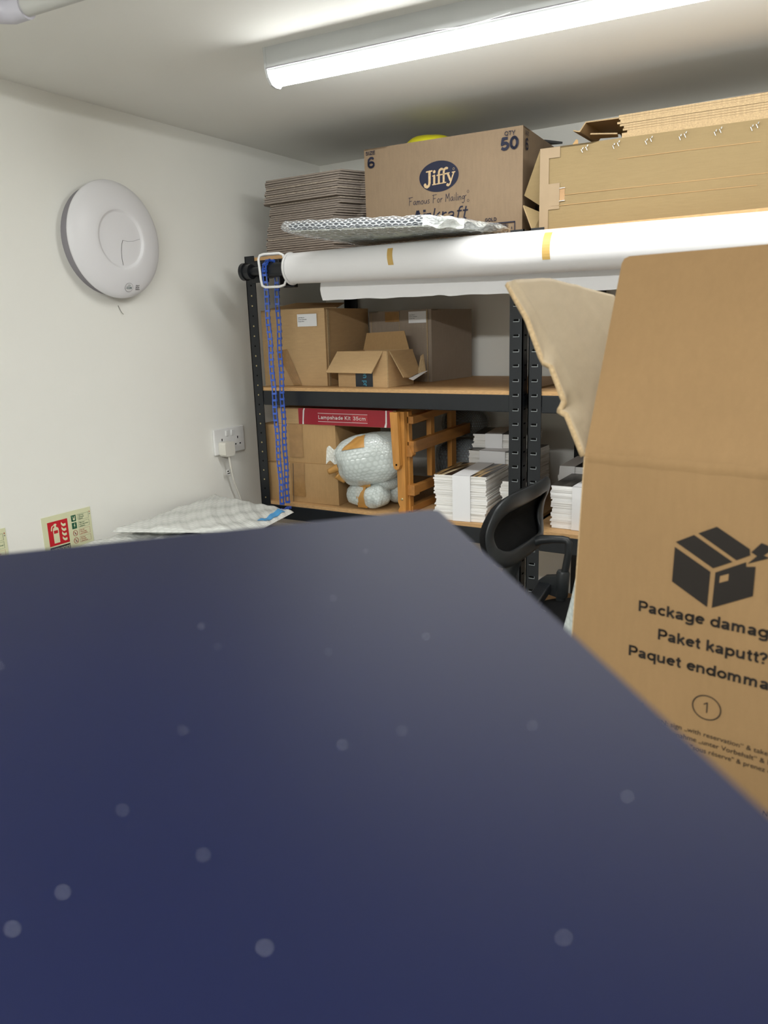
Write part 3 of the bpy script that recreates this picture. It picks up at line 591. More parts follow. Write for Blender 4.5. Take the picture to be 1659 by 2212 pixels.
# handwritten line
HW = {'F': [[(0.1,0),(0.2,1)],[(0.0,0.95),(0.75,1.02)],[(0.15,0.5),(0.55,0.55)]], 'a': [[(0.5,0.45),(0.3,0.5),(0.08,0.3),(0.1,0.08),(0.3,0.02),(0.48,0.3),(0.5,0.45),(0.5,0.1),(0.62,0.02)]],
      'm': [[(0.05,0),(0.1,0.48)],[(0.1,0.3),(0.25,0.48),(0.34,0.4),(0.34,0.02)],[(0.34,0.3),(0.5,0.48),(0.6,0.4),(0.62,0.02)]], 'o': [[(0.3,0.48),(0.08,0.3),(0.12,0.05),(0.35,0.0),(0.5,0.22),(0.42,0.44),(0.3,0.48)]],
      'u': [[(0.08,0.46),(0.1,0.12),(0.25,0.02),(0.45,0.2),(0.5,0.46)],[(0.5,0.46),(0.52,0.02)]], 's': [[(0.42,0.46),(0.2,0.46),(0.14,0.34),(0.36,0.2),(0.36,0.06),(0.08,0.02)]], 'r': [[(0.08,0.0),(0.1,0.46)],[(0.1,0.28),(0.25,0.46),(0.42,0.46)]],
      'M': [[(0.02,0),(0.15,0.95),(0.38,0.35),(0.68,1.0),(0.72,0.0)]], 'i': [[(0.12,0.46),(0.12,0.02)],[(0.13,0.66),(0.15,0.7)]], 'l': [[(0.16,0.98),(0.12,0.05),(0.2,0.0)]],
      'n': [[(0.06,0),(0.1,0.48)],[(0.1,0.3),(0.28,0.48),(0.42,0.4),(0.44,0.02)]], 'g': [[(0.5,0.42),(0.25,0.48),(0.08,0.28),(0.2,0.08),(0.42,0.2),(0.5,0.42),(0.46,-0.2),(0.25,-0.4),(0.05,-0.28)],[(0.5,0.42),(0.8,0.52)]]}
AD = dict(F=0.8, a=0.68, m=0.74, o=0.6, u=0.62, s=0.52, r=0.48, M=0.86, i=0.26, l=0.28, n=0.56, g=0.6)
def hand(m, s, F, u0, u1, z0, H, w, mat, d):
    tot = sum(AD.get(c, 0.45) for c in s); k = (u1-u0)/tot; x = 0
    for c in s:
        for st in HW.get(c, []): ribbon(m, [(u0+(x+p[0])*k, z0+p[1]*H) for p in st], w, F, mat, d)
        x += AD.get(c, 0.45)
m = MB(); hand(m, 'Famous For Mailing', F, 0.139, 0.308, 1.9125, 0.0205, 0.0013, 0, D)
ribbon(m, arc(0.3165, 1.9320, 0.0028, 0.0032, 0, 360, 14), 0.0008, F, 0, D, cap=False); ribbon(m, arc(0.3165, 1.9090, 0.0028, 0.0032, 0, 360, 14), 0.0008, F, 0, D, cap=False)
m.build('slogan_lettering', 'navyink', t)
m = MB(); sans(m, 'Air', F, 0.154, 0.206, 1.862, 0.0355, 0.22, 0, D); sans(m, 'kraft', F, 0.208, 0.309, 1.862, 0.0365, 0.10, 0, D, 0.2); m.build('product_lettering', 'navyink', t)
m = MB(); sans(m, 'GOLD', F, 0.365, 0.397, 1.8500, 0.0092, 0.17, 0, D)
for a_ in ((0.361, 0.449, 1.8425, 1.8455), (0.361, 0.449, 1.812, 1.8145), (0.361, 0.3635, 1.812, 1.8455), (0.4465, 0.449, 1.812, 1.8455)): rect(m, *a_, F, 0, D)
x = 0.368; rr = random.Random(3)
while x < 0.430: w = rr.choice((0.0008, 0.0016, 0.0024)); rect(m, x, x+w, 1.8155, 1.8405, F, 0, D); x += w+rr.choice((0.001, 0.0018))
rect(m, 0.4385, 0.4405, 1.826, 1.832, F, 0, D)
m.build('barcode_print', 'navyink', t)
m = MB(); sans(m, 'SIZE', FR, 0.010, 0.040, 2.056, 0.0100, 0.15, 0, D); sans(m, '6', FR, 0.012, 0.036, 2.020, 0.0300, 0.17, 0, D); sans(m, 'Air', FR, 0.10, 0.152, 1.862, 0.0345, 0.20, 0, D); sans(m, 'kraft', FR, 0.154, 0.255, 1.862, 0.0365, 0.10, 0, D, 0.2)
m.build('side_lettering', 'navyink', t)

# yellow film parcel and dark folder lying on that carton
def blob(c, r, seed, amp=0.12, nu=36, nv=20, e=1.0, uvs=1.0, flatten=None):
    rd = random.Random(seed); ph = [(rd.uniform(0, 6.3), rd.uniform(0, 6.3), rd.choice((2, 3, 4, 5)), rd.choice((1, 2, 3))) for _ in range(5)]
    def pw(x): return math.copysign(abs(x)**e, x)
    def fn(s, v):
        th, la = s*2*math.pi, (v-0.5)*math.pi
        k = 1 + amp*sum(math.sin(a*th+p)*math.cos(b*la+q) for p, q, a, b in ph)/5*math.cos(la)
        if amp > 0.11: k += amp*0.09*(math.sin(9*th+5*la+ph[0][0])*math.sin(6*la-4*th+ph[1][0]) + 0.7*math.sin(15*th-8*la+ph[2][0]))*math.cos(la)
        x, y, z = pw(math.cos(la))*pw(math.cos(th)), pw(math.cos(la))*pw(math.sin(th)), pw(math.sin(la))
        return Vector((c[0]+r[0]*k*x, c[1]+r[1]*k*y, c[2]+r[2]*k*z))
    return fn
zt = Z1+0.268
fn = blob((0.652, 2.19, zt+0.026), (0.072, 0.085, 0.0255), 4, 0.12, e=0.8)
o = MB().grid(fn, 40, 20).build('yellow_parcel', 'yellow'); tag(o, 'crumpled yellow film parcel lying on top of the carton with the oval logo', 'parcel')
o = MB(); sheet(o, [(0.862, 2.20, zt+0.006), (0.982, 2.23, zt+0.003), (0.970, 2.42, zt+0.032), (0.865, 2.40, zt+0.034)], 0.006)
o = o.build('dark_folder', ['slate', 'slate']); tag(o, 'dark folder lying at the back right on the carton with the oval logo', 'folder')

# long golden carton with open end flaps
t, F, FR, P = carton('long_carton', 'long golden-brown carton with pale taped corner and staples on the top shelf', (1.060, 1.985, Z1), 4.5, 0.86, 0.34, 0.199, 'kraftL', bulge=0.002)
D = 0.0026
m = MB(); rect(m, -0.001, 0.022, Z1+0.001, Z1+0.198, F, 0, D); rect(m, 0.0215, 0.0495, 1.981, Z1+0.198, F, 0, D); rect(m, 0.0215, 0.050, 1.860, 1.921, F, 0, D)
m.build('corner_tape', 'tape', t)
def staple(m, u, z, tilt=0.6):
    for s in (-0.0055, 0.0055):
        a = F(u+s-0.003*tilt, z+0.004+s*0.4, D+0.0012); b = F(u+s+0.003*tilt, z-0.004+s*0.4, D+0.0012); m.tube([a, b], 0.0011, n=6)
        a = F(u+s+0.003, z+0.008+s*0.4, D+0.002); b = F(u+s+0.0015, z+0.004+s*0.4, D+0.003); m.tube([a, b], 0.0017, n=6)
for i in range(11): m = MB(); staple(m, 0.109+0.0752*i, 1.990); m.build('staple', 'staple', t)
for z in (1.908, 1.878): MB().tube([F(0.050, z, D+0.001), F(0.064, z+0.0005, D+0.001)], 0.0012, n=6).build('staple', 'staple', t)
m = MB(); rect(m, 0.050, 0.063, 1.878, 1.908, F, 0, D*0.6); m.build('tape_residue', 'clear', t)
for (ua, za, ub, zb) in ((0.19, 1.960, 0.50, 1.960), (0.06, 1.892, 0.80, 1.893), (0.03, 1.868, 0.5, 1.869)):
    m = MB(); ribbon(m, [(ua, za), ((ua+ub)/2, za+0.0006), (ub, zb)], 0.0012, F, 0, D, cap=False); m.build('crease', 'kraftD', t)
# torn end flaps at the left, standing open
q = lambda x, y, z: P(x, y, z)
m = MB(); sheet(m, [q(-0.002, 0.0, 0.195), q(-0.050, 0.030, 0.098), q(-0.003, 0.035, 0.066), q(-0.002, 0.02, 0.12)], 0.004); m.build('end_flap', ['kraftL', 'kraftE'], t)
m = MB(); sheet(m, [q(-0.002, 0.02, 0.004), q(-0.018, 0.0, 0.004), q(-0.050, 0.02, 0.072), q(-0.004, 0.03, 0.05)], 0.004); m.build('end_flap', ['kraftL', 'kraftE'], t)
m = MB(); sheet(m, [q(-0.003, 0.06, 0.19), q(-0.003, 0.32, 0.19), q(-0.045, 0.30, 0.11), q(-0.045, 0.08, 0.10)], 0.004); m.build('end_flap', ['kraftL', 'kraftE'], t)
m = MB(); sheet(m, [q(0.075, 0.012, 0.199), q(0.090, 0.015, 0.199), q(0.088, 0.02, 0.211), q(0.083, 0.02, 0.213)], 0.003); m.build('torn_tab', ['kraftD', 'kraftE'], t)

# flattened cartons lying on the long carton
zb = Z1+0.1995; NB = 9
for k in range(NB):
    x0 = 1.262 - 0.022*min(1, k/5) + random.uniform(-0.004, 0.004) - (0.01 if k == 0 else 0); hh = 0.0052 if k else 0.0165
    zt_ = zb + 0.004
    lab = 'flattened carton in the flat pile on top of the long golden carton'
    if k == 0: lab = 'thick flattened carton at the bottom of the flat pile on the long golden carton'
    if k == NB-1: lab = 'topmost flattened carton, with a bent flap, of the flat pile on the long golden carton'
    o = thing('flattened_carton', lab, 'cardboard', (1.6, 2.2, zb), 'flattened cartons on the long carton')
    y0 = 2.030 + random.uniform(-0.002, 0.002) - 0.012*(x0*0)
    sl = 0.03
    MB().prism([(x0, y0, zb), (1.93, y0+0.03, zb), (1.93, y0+0.31, zb), (x0-0.05, y0+0.29, zb), (x0-0.012, y0+0.06, zb)], (0, 0, hh-0.0005), 0, 1).build('folded_board', ['kraftL', 'kraftE'] if k % 3 else ['kraftD', 'kraftE'], o)
    if k == NB-1:
        m = MB(); sheet(m, [(1.262, 2.06, zb+hh), (1.255, 2.28, zb+hh), (1.14, 2.25, zb+0.018), (1.137, 2.10, zb+0.018)], 0.003); sheet(m, [(1.137, 2.10, zb+0.0175), (1.14, 2.25, zb+0.0175), (1.125, 2.25, zb-0.002), (1.122, 2.10, zb-0.002)], 0.003); sheet(m, [(1.122, 2.10, zb-0.002), (1.125, 2.25, zb-0.002), (1.108, 2.25, zb+0.003), (1.105, 2.10, zb+0.003)], 0.003)
        m.build('bent_flap', ['kraftD', 'kraftE'], o)
        m = MB(); sheet(m, [(1.45, y0+0.02, zb+hh+0.001), (1.58, y0+0.05, zb+hh+0.006), (1.60, y0+0.07, zb+hh+0.014), (1.45, y0+0.1, zb+hh+0.001)], 0.002); m.build('lifted_edge', ['mailer', 'kraftE'], o)
    if k == 1:
        m = MB(); sheet(m, [(1.235, 2.04, zb+0.003), (1.228, 2.075, zb+0.003), (1.150, 2.10, zb+0.014), (1.165, 2.05, zb+0.014)], 0.003); m.build('loose_flap', ['kraftD', 'kraftE'], o)
    zb += hh

# ------------------------------------------------------------------ backdrop roll with its chain drive
RY = 1.860
zc = lambda x: 1.7585 - 0.0130*(x-0.352)
t = thing('backdrop_paper_roll', 'long white paper roll with masking tape hung in front of the rack top', 'paper roll', (0.352, RY, zc(0.352)), None)
RR = 0.0445
rr_ = lambda x: 0.0425 + 0.0075*min(1, (x-0.352)/0.6)
xs = [0.354 + i*(2.45-0.354)/40 for i in range(41)]
m = MB(); m.tube([(x, RY, zc(x)) for x in xs], [rr_(x) for x in xs], n=64)
m.build('rolled_paper', 'roll', t)
MB().lathe([(0.030, 0), (0.046, 0.0), (0.0465, 0.003), (0.045, 0.006)], (0.347, RY, zc(0.347)), (1,0,0), n=48).build('end_ring', 'white', t)
rd = random.Random(11)
def tailz(x): return zc(x) - 0.0905 - 0.003*(x-0.352) + 0.0016*math.sin(x*47)*math.sin(x*13) + (0.003 if 0.80 < x < 0.83 else 0)
m = MB(); xs2 = [0.418 + i*(2.43-0.418)/120 for i in range(121)]
vs = []
for x in xs2:
    top = zc(x)
    for j in range(7):
        s = j/6; zz_ = top + (tailz(x)-top)*s; y = RY + rr_(x)*1.02 + 0.002*s + 0.003*math.sin(x*5)*s
        vs.append((x + (0.004*math.sin(s*7) if x < 0.42 else 0), y, zz_))
m.mesh(vs, [(i*7+j, (i+1)*7+j, (i+1)*7+j+1, i*7+j+1) for i in range(120) for j in range(6)], smooth=True)
m.build('paper_tail', 'roll', t)
def tape_piece(x, a0, a1, w, skew):
    m = MB(); n = 10
    for i in range(n):
        q = []
        for (dx, k) in ((0, i), (w, i), (w, i+1), (0, i+1)):
            a = math.radians(a0 + (a1-a0)*k/n); xx = x+dx+skew*k/n; r = rr_(xx)+0.0007
            q.append((xx, RY - r*math.cos(a), zc(xx)+r*math.sin(a)))
        m.face(q, smooth=True)
    m.build('masking_tape', 'mask', t)
tape_piece(0.699, 42, -14, 0.0165, 0.007); tape_piece(1.130, 52, -26, 0.019, 0.0)

t = thing('chain_hoist_core', 'black roller core and toothed wheel that carries the white paper roll', 'roller', (0.26, RY, zc(0.26)))
MB().lathe([(0.021, 0), (0.021, 0.085)], (0.262, RY, zc(0.30)), (1,0,0), n=28).build('core_tube', 'black', t)
m = MB(); m.lathe([(0.012, 0), (0.012, 0.10)], (0.170, RY, zc(0.26)), (1,0,0), n=20); m.lathe([(0.022, 0), (0.022, 0.022)], (0.176, RY, zc(0.26)), (1,0,0), n=24); m.build('axle', 'black', t)
m = MB(); n = 20; ring = []
for k in range(n*2): a = math.pi*k/n; r = 0.024 if k % 2 else 0.0195; ring.append((0.263, RY+r*math.cos(a), zc(0.27)+r*math.sin(a)))
m.prism(ring, (0.012, 0, 0)); m.build('toothed_wheel', 'black', t)
m = MB(); m.box((0.300, RY-0.004, zc(0.3)-0.045), (0.306, 1.919, zc(0.3)+0.03)); m.box((0.283, 1.900, zc(0.3)-0.05), (0.325, 1.919, zc(0.3)+0.035)); m.build('mount_plate', 'black', t, bevel=0.002)
m = MB(); m.box((0.158, 1.905, zc(0.2)-0.03), (0.215, 1.9195, zc(0.2)+0.03)); m.lathe([(0.026, 0), (0.026, 0.012)], (0.165, RY, zc(0.2)), (1,0,0), n=28); m.box((0.165, RY-0.01, zc(0.2)-0.012), (0.178, 1.919, zc(0.2)+0.012)); m.build('wall_bracket', 'black', t, bevel=0.002)
t = MB(); z0 = zc(0.30)
pth = [(0.262, 1.823, z0-0.030), (0.258, 1.822, z0+0.030), (0.263, 1.823, z0+0.040), (0.275, 1.825, z0+0.043), (0.325, 1.836, z0+0.043), (0.336, 1.840, z0+0.038), (0.339, 1.842, z0+0.020), (0.339, 1.846, z0-0.030), (0.333, 1.842, z0-0.046), (0.320, 1.836, z0-0.050), (0.275, 1.826, z0-0.050), (0.265, 1.824, z0-0.045)]
t.loop(pth, 0.0038, n=10, up=(0, 1, 0)); t = t.build('chain_guard', 'white'); tag(t, 'white plastic guard loop around the chain wheel beside the paper roll end', 'guard')

# blue pull chain
t = thing('pull_chain', 'blue plastic pull chain hanging in a loop in front of the left rack post', 'chain', (0.269, RY, zc(0.27)))
pitch = 0.0205
lm = MB()
w_, hh_ = 0.0068, pitch
lm.box((-w_, -0.0022, -hh_*0.62), (-w_+0.0028, 0.0022, hh_*0.50)); lm.box((w_-0.0028, -0.0022, -hh_*0.50), (w_, 0.0022, hh_*0.62))
lm.box((-w_, -0.0035, -hh_*0.60), (w_, 0.0025, -hh_*0.60+0.0062)); lm.box((-w_+0.001, 0.001, hh_*0.40), (w_-0.001, 0.0035, hh_*0.40+0.003))
lm.box((w_-0.001, -0.005, -hh_*0.6), (w_+0.0012, 0.003, -hh_*0.6+0.008))
link0 = lm.build('chain_link', 'chain', t, local=True)
cx0 = 0.269; first = True
def add_link(p, rx, rz=0.0):
    global first
    o = link0 if first else link0.copy()
    if not first: COL.objects.link(o); o.parent = t
    first = False
    o.location = Vector(p) - t.location; o.rotation_euler = (rx, 0, rz)
R0 = 0.0265
for i in range(5):
    a = math.radians(10+40*i); add_link((cx0, RY-R0*math.cos(a), zc(0.27)+R0*math.sin(a)), math.radians(-(10+40*i)) , 0.0)
NL = 35
for sgn, y_top, y_bot in ((-1, RY-R0, RY-0.0135), (1, RY+R0, RY+0.0135)):
    for i in range(NL):
        s = i/(NL-1); zz_ = zc(0.27) - 0.006 - pitch*i
        add_link((cx0 + 0.0015*math.sin(i*0.9+sgn), y_top+(y_bot-y_top)*s, zz_), 0.0, 0.35 + 0.06*math.sin(i*1.7+sgn))
for i in range(3):
    a = math.radians(200+70*i); add_link((cx0, RY+0.0135*math.cos(math.radians(180+90*i)), zc(0.27)-0.006-pitch*NL-0.008*(1 if i != 1 else 1.7)), math.radians(90*(i-1)) if i != 1 else math.radians(90), 0.35)

# ------------------------------------------------------------------ bubble-wrapped frame lying on the roll and rack edge
A = Vector((0.440, 1.685, 1.836)); B = Vector((0.905, 1.700, 1.8095)); Cc = Vector((0.970, 1.975, 1.8110)); Dd = Vector((0.512, 1.960, 1.8110))
t = thing('bubble_wrapped_picture', 'bubble-wrapped flat picture frame lying on the paper roll in front of the cartons', 'wrapped frame', A)
upv = Vector((0, 0, 1))
def inset(k): 
    c = (A+B+Cc+Dd)/4; return [p + (c-p)*k for p in (A, B, Cc, Dd)]
Q = [(A+(B-A)*x)*(1-y) + (Dd+(Cc-Dd)*x)*y for x, y in ((0.07, 0.035), (0.97, 0.035), (0.97, 0.97), (0.07, 0.97))]
m = MB(); m.prism([p + upv*0.006 for p in Q], upv*0.017); m.build('picture_frame', 'panelin', t)
m = MB(); m.prism([p + upv*0.0035 for p in Q], upv*0.002); m.build('backing_board', 'panelu', t)
# wrap skin: rounded, slightly lumpy sleeve around the frame
def wrapskin(s, v):
    # s: around the section (front edge -> top -> back -> bottom), v: along the length
    e = 0.012; L_ = A + (B-A)*v; Rr = Dd + (Cc-Dd)*v
    hb, ht = -0.001, 0.030
    sec = [(0.0, 0.3), (0.0, 0.7), (0.015, 0.95), (0.06, 1.0), (0.25, 1.01), (0.5, 1.0), (0.75, 1.0), (0.94, 1.0), (0.985, 0.95), (1.0, 0.7), (1.0, 0.3), (0.985, 0.05), (0.94, 0.0), (0.75, -0.02), (0.5, -0.0), (0.25, -0.02), (0.06, 0.0), (0.015, 0.06), (0.0, 0.3)]
    k = s*(len(sec)-1); i = min(int(k), len(sec)-2); f = k-i
    a = sec[i][0]+(sec[i+1][0]-sec[i][0])*f; b = sec[i][1]+(sec[i+1][1]-sec[i][1])*f
    taper = 1.0
    if v < 0.06: taper = 0.25+0.75*(v/0.06)**0.6
    if v > 0.95: taper = 0.55+0.45*((1-v)/0.05)**0.6
    mid = 0.45
    b = mid+(b-mid)*taper
    a = 0.5+(a-0.5)*(0.86+0.14*taper)
    p = L_+(Rr-L_)*a
    nz = 0.0012*math.sin(v*37+a*9)+0.001*math.sin(v*71+b*5)
    return p + upv*(hb+(ht-hb)*b + nz)
m = MB(); m.grid(wrapskin, 72, 60, uvfn=lambda s, v: (v*0.48, s*0.56)); 
m.face([wrapskin(i/36, 0) for i in range(36)], uv=[(0.01*i, 0) for i in range(36)]); m.face([wrapskin(i/36, 1) for i in range(36)], uv=[(0.01*i, 0) for i in range(36)])
m.build('bubble_wrap', 'bubL', t)
# gathered end of the wrap at the right, with a torn tail hanging over the roll
def endflap(s, v):
    p = B + (Cc-B)*(0.0+0.98*s); out = Vector((0.95, -0.15, 0))
    d = (0.040-0.018*s)*v*(1+0.12*math.sin(s*11+1)); sag = -0.017*v**1.5*(1-0.5*s) + 0.0022*math.sin(v*8+s*19)*(0.3+v)
    return p + out*d + upv*(0.027-0.008*s+sag+0.0025*math.sin(s*23)*v)
m = MB(); m.grid(endflap, 44, 14, uvfn=lambda s, v: (s*0.28, v*0.06)); m.grid(lambda s, v: endflap(s, 1.0).lerp(B+(Cc-B)*s+upv*0.001, v) + upv*(0.002*math.sin(s*17+v*6)), 44, 8, uvfn=lambda s, v: (s*0.28, v*0.05)); m.build('gathered_wrap_end', 'bubG', t)
m = MB(); m.grid(lambda s, v: B + Vector((-0.030+0.085*s, -0.003+0.05*s-0.006*v, 0.027-0.006*s-0.024*v+0.0025*math.sin(s*12)+0.002*math.sin(v*8+s*5))), 18, 10, uvfn=lambda s, v: (s*0.1, v*0.04)); m.build('loose_wrap_corner', 'bubG', t)

# ------------------------------------------------------------------ second shelf
def addlabel(t, F, u0, u1, z0, z1, d):
    m = MB(); rect(m, u0, u1, z0, z1, F, 0, d); o = m.build('paper_label', 'label', t)
    m = MB(); w = u1-u0; h = z1-z0
    for i, s in enumerate(('Sarah Morris', 'Desk Calendar', '75 per Box')): letter(m, s, F, u0+0.05*w, u0+(0.37, 0.5, 0.36)[i]*w, z1-h*(0.32+0.15*i), h*0.075, 0, 0.02, d=d+0.0004)
    m.build('label_print', 'labelink', o) if True else None
t, F, FR, P = carton('carton', 'square brown carton with a white label at the left end of the second shelf', (0.113, 1.990, Z2), 2.0, 0.247, 0.270, 0.240, 'kraft', bulge=0.003)
addlabel(t, F, 0.146, 0.220, 1.594, 1.632, 0.0040)
m = MB(); D = 0.0038; poly(m, [(0.055, 1.520), (0.100, 1.525), (0.150, 1.409), (0.118, 1.409), (0.093, 1.455)], F, 0, D); m.build('clear_tape', 'clear', t)
m = MB(); ribbon(m, [(0.100, 1.525), (0.098, 1.48), (0.115, 1.44), (0.140, 1.415)], 0.002, F, 0, D+0.0005); ribbon(m, [(0.08, 1.51), (0.09, 1.46), (0.12, 1.42)], 0.0012, F, 0, D+0.0005); m.build('tape_wrinkle', 'kraftD', t)
m = MB(); sheet(m, [P(-0.0, 0.02, 0.242), P(0.23, 0.10, 0.243), P(0.16, 0.26, 0.262), P(-0.012, 0.22, 0.268)], 0.003); m.build('lifted_flap', ['kraftD', 'kraftE'], t)
m = MB(); sheet(m, [P(0.2475, 0.01, 0.0), P(0.2495, 0.01, 0.236), P(0.2495, 0.022, 0.236), P(0.2475, 0.022, 0.0)], 0.002); m.build('glue_seam', ['kraftE', 'kraftE'], t)

t, F, FR, P = carton('carton', 'brown carton with a white label standing askew at the middle of the second shelf', (0.374, 2.238, Z2), -6.5, 0.252, 0.245, 0.228, 'kraftG', bulge=0.003)
addlabel(t, F, 0.166, 0.235, 1.594, 1.630, 0.0040)
m = MB(); ribbon(m, [(0.128, 1.408), (0.128, 1.63)], 0.0016, F, 0, 0.0038, cap=False); ribbon(m, [(0.238, 1.408), (0.238, 1.633)], 0.003, F, 0, 0.0038, cap=False); ribbon(m, [(0.012, 1.408), (0.012, 1.63)], 0.002, F, 0, 0.0038, cap=False); m.build('crease', 'kraftE', t)
m = MB(); rect(m, 0.07, 0.128, 1.60, 1.632, F, 0, 0.0036); m.build('clear_tape', 'clear', t)

# small open carton in front
O = Vector((0.414, 1.984, Z2)); a = math.radians(-2.5); u = Vector((math.cos(a), math.sin(a), 0)); v = Vector((-math.sin(a), math.cos(a), 0))
P = lambda x, y, z: O + u*x + v*y + Vector((0, 0, z))
t = thing('open_carton', 'small open brown carton with torn flaps and black tape on the second shelf', 'box', O)
W_, D_, H_ = 0.183, 0.145, 0.107
m = MB()
for q4 in ([P(0,0,0), P(W_,0,0), P(W_,0,H_), P(0,0,H_)], [P(W_,0,0), P(W_,D_,0), P(W_,D_,H_), P(W_,0,H_)], [P(W_,D_,0), P(0,D_,0), P(0,D_,H_), P(W_,D_,H_)], [P(0,D_,0), P(0,0,0), P(0,0,H_), P(0,D_,H_)], [P(0,0,0.001), P(W_,0,0.001), P(W_,D_,0.001), P(0,D_,0.001)]): sheet(m, q4, 0.0032)
m.build('carton_body', ['kraft', 'kraftE'], t)
m = MB(); sheet(m, [P(0.0,-0.001,H_), P(0.170,-0.001,H_), P(0.146,-0.032,H_-0.064), P(-0.024,-0.032,H_-0.062)], 0.0032); m.build('front_flap', ['kraft', 'kraftE'], t)
m = MB(); sheet(m, [P(-0.004,D_,H_-0.003), P(0.172,D_,H_-0.003), P(0.142,D_+0.02,H_+0.056), P(-0.002,D_+0.02,H_+0.052)], 0.0032); m.build('back_flap', ['kraftD', 'kraftE'], t)
m = MB(); sheet(m, [P(W_+0.001,0.010,H_), P(W_+0.002,0.138,H_), P(W_+0.035,0.13,H_-0.070), P(W_+0.038,0.06,H_-0.082), P(W_+0.034,0.035,H_-0.080)], 0.0032); m.build('side_flap', ['kraft', 'kraftE'], t)
m = MB(); sheet(m, [P(W_+0.036,0.115,H_-0.072), P(W_+0.036,0.135,H_-0.02), P(W_+0.038,0.145,H_-0.015), P(W_+0.050,0.140,H_-0.075)], 0.0025); m.build('torn_edge', ['kraftE', 'kraftE'], t)
m = MB(); sheet(m, [P(W_+0.040,0.055,H_-0.084), P(W_+0.046,0.12,H_-0.070), P(W_+0.058,0.135,H_-0.066), P(W_+0.046,0.07,H_-0.090)], 0.0012); m.build('torn_paper', ['label', 'label'], t)
FF = lambda x, z, d=0.0: P(x, -0.0018-d, z-Z2)
m = MB(); rect(m, 0.066, 0.130, Z2+0.001, Z2+0.100, FF, 0, 0.0003); tp = m.build('printed_tape', 'kittape', t)
FV = lambda x, z, d=0.0: FF(0.0985 + (z)*1.0, Z2+0.0465-(x), d)   # lettering runs down the tape
m = MB(); sans(m, 'on pr', FV, 0.0, 0.043, -0.004, 0.0175, 0.12, 0, 0.0008); m.build('tape_lettering', 'cyan', tp)

# maroon boxes on the second shelf of the right-hand rack
zz = Z2
for k in range(4):
    h = (0.022, 0.016, 0.020, 0.015)[k]; dx = random.uniform(-0.004, 0.004)
    lab = ('lowest', 'second from bottom', 'third from bottom', 'topmost')[k]+' maroon flat box of the small pile behind the big carton flap'
    o = MB().box((1.100+dx, 2.03+dx, zz), (1.33+dx, 2.26, zz+h-0.0005)).build('flat_box', 'maroon', bevel=0.0015); tag(o, lab, 'box', 'maroon boxes on the right rack'); zz += h
o = MB().box((1.112, 2.04, zz), (1.30, 2.22, zz+0.022)).build('paper_pack', 'label', bevel=0.001); tag(o, 'white paper pack lying on the maroon flat boxes', 'paper')

# ------------------------------------------------------------------ third shelf
def taped_seam(t, F, u, z0, z1, d=0.004):
    m = MB(); rect(m, u-0.028, u+0.026, z0, z1, F, 0, d); m.build('clear_tape', 'clear', t)
t, F, FR, P = carton('carton', 'lower brown carton of the pair stacked at the left of the third shelf', (0.136, 1.945, Z3), 2.5, 0.276, 0.30, 0.131, 'kraftD', bulge=0.004)
taped_seam(t, F, 0.125, Z3+0.02, Z3+0.13, 0.0046)
m = MB(); ribbon(m, [(0.102, Z3), (0.108, Z3+0.129)], 0.002, F, 0, 0.005, cap=False); m.build('crease', 'slate', t)
t, F, FR, P = carton('carton', 'upper brown carton of the stacked pair under the red lampshade kit', (0.130, 1.950, Z3+0.1315), 2.0, 0.278, 0.29, 0.126, 'kraftD', bulge=0.003)
taped_seam(t, F, 0.128, Z3+0.150, Z3+0.2565, 0.004)
zk = Z3+0.1315+0.1265
t, F, FR, P = carton('kit_box', 'flat brown box with a red lampshade kit sleeve under the second shelf', (0.186, 1.955, zk), 0.5, 0.447, 0.24, 0.052, 'kraft')
m = MB(); rect(m, 0.084, 0.436, zk+0.0005, zk+0.0515, F, 0, 0.0010)
m.face([F(0.084, zk+0.0525, 0.001), F(0.436, zk+0.0525, 0.001), F(0.436, zk+0.0525, -0.24), F(0.084, zk+0.0525, -0.24)]); m.build('red_sleeve', 'red', t)
m = MB(); poly(m, [(0.0985, zk+0.0005), (0.1045, zk+0.0005), (0.1045, zk+0.012), (0.1085, zk+0.044), (0.112, zk+0.0515), (0.1065, zk+0.0515), (0.103, zk+0.044)], F, 0, 0.0016)
poly(m, [(0.4045, zk+0.0005), (0.4125, zk+0.0005), (0.4145, zk+0.012), (0.4150, zk+0.0515), (0.4105, zk+0.0515), (0.409, zk+0.014)], F, 0, 0.0016)
rect(m, 0.161, 0.346, zk+0.0365, zk+0.0378, F, 0, 0.0016); rect(m, 0.161, 0.346, zk+0.0105, zk+0.0118, F, 0, 0.0016); m.build('white_lines', 'whiteink', t)
m = MB(); rect(m, 0.290, 0.346, zk+0.0122, zk+0.036, F, 0, 0.0014); m.build('size_panel', 'redl', t)
m = MB(); sans(m, 'Lampshade Kit', F, 0.163, 0.284, zk+0.0190, 0.0118, 0.15, 0, 0.0022); sans(m, '35cm', F, 0.294, 0.341, zk+0.0190, 0.0118, 0.15, 0, 0.0022); m.build('sleeve_lettering', 'whiteink', t)

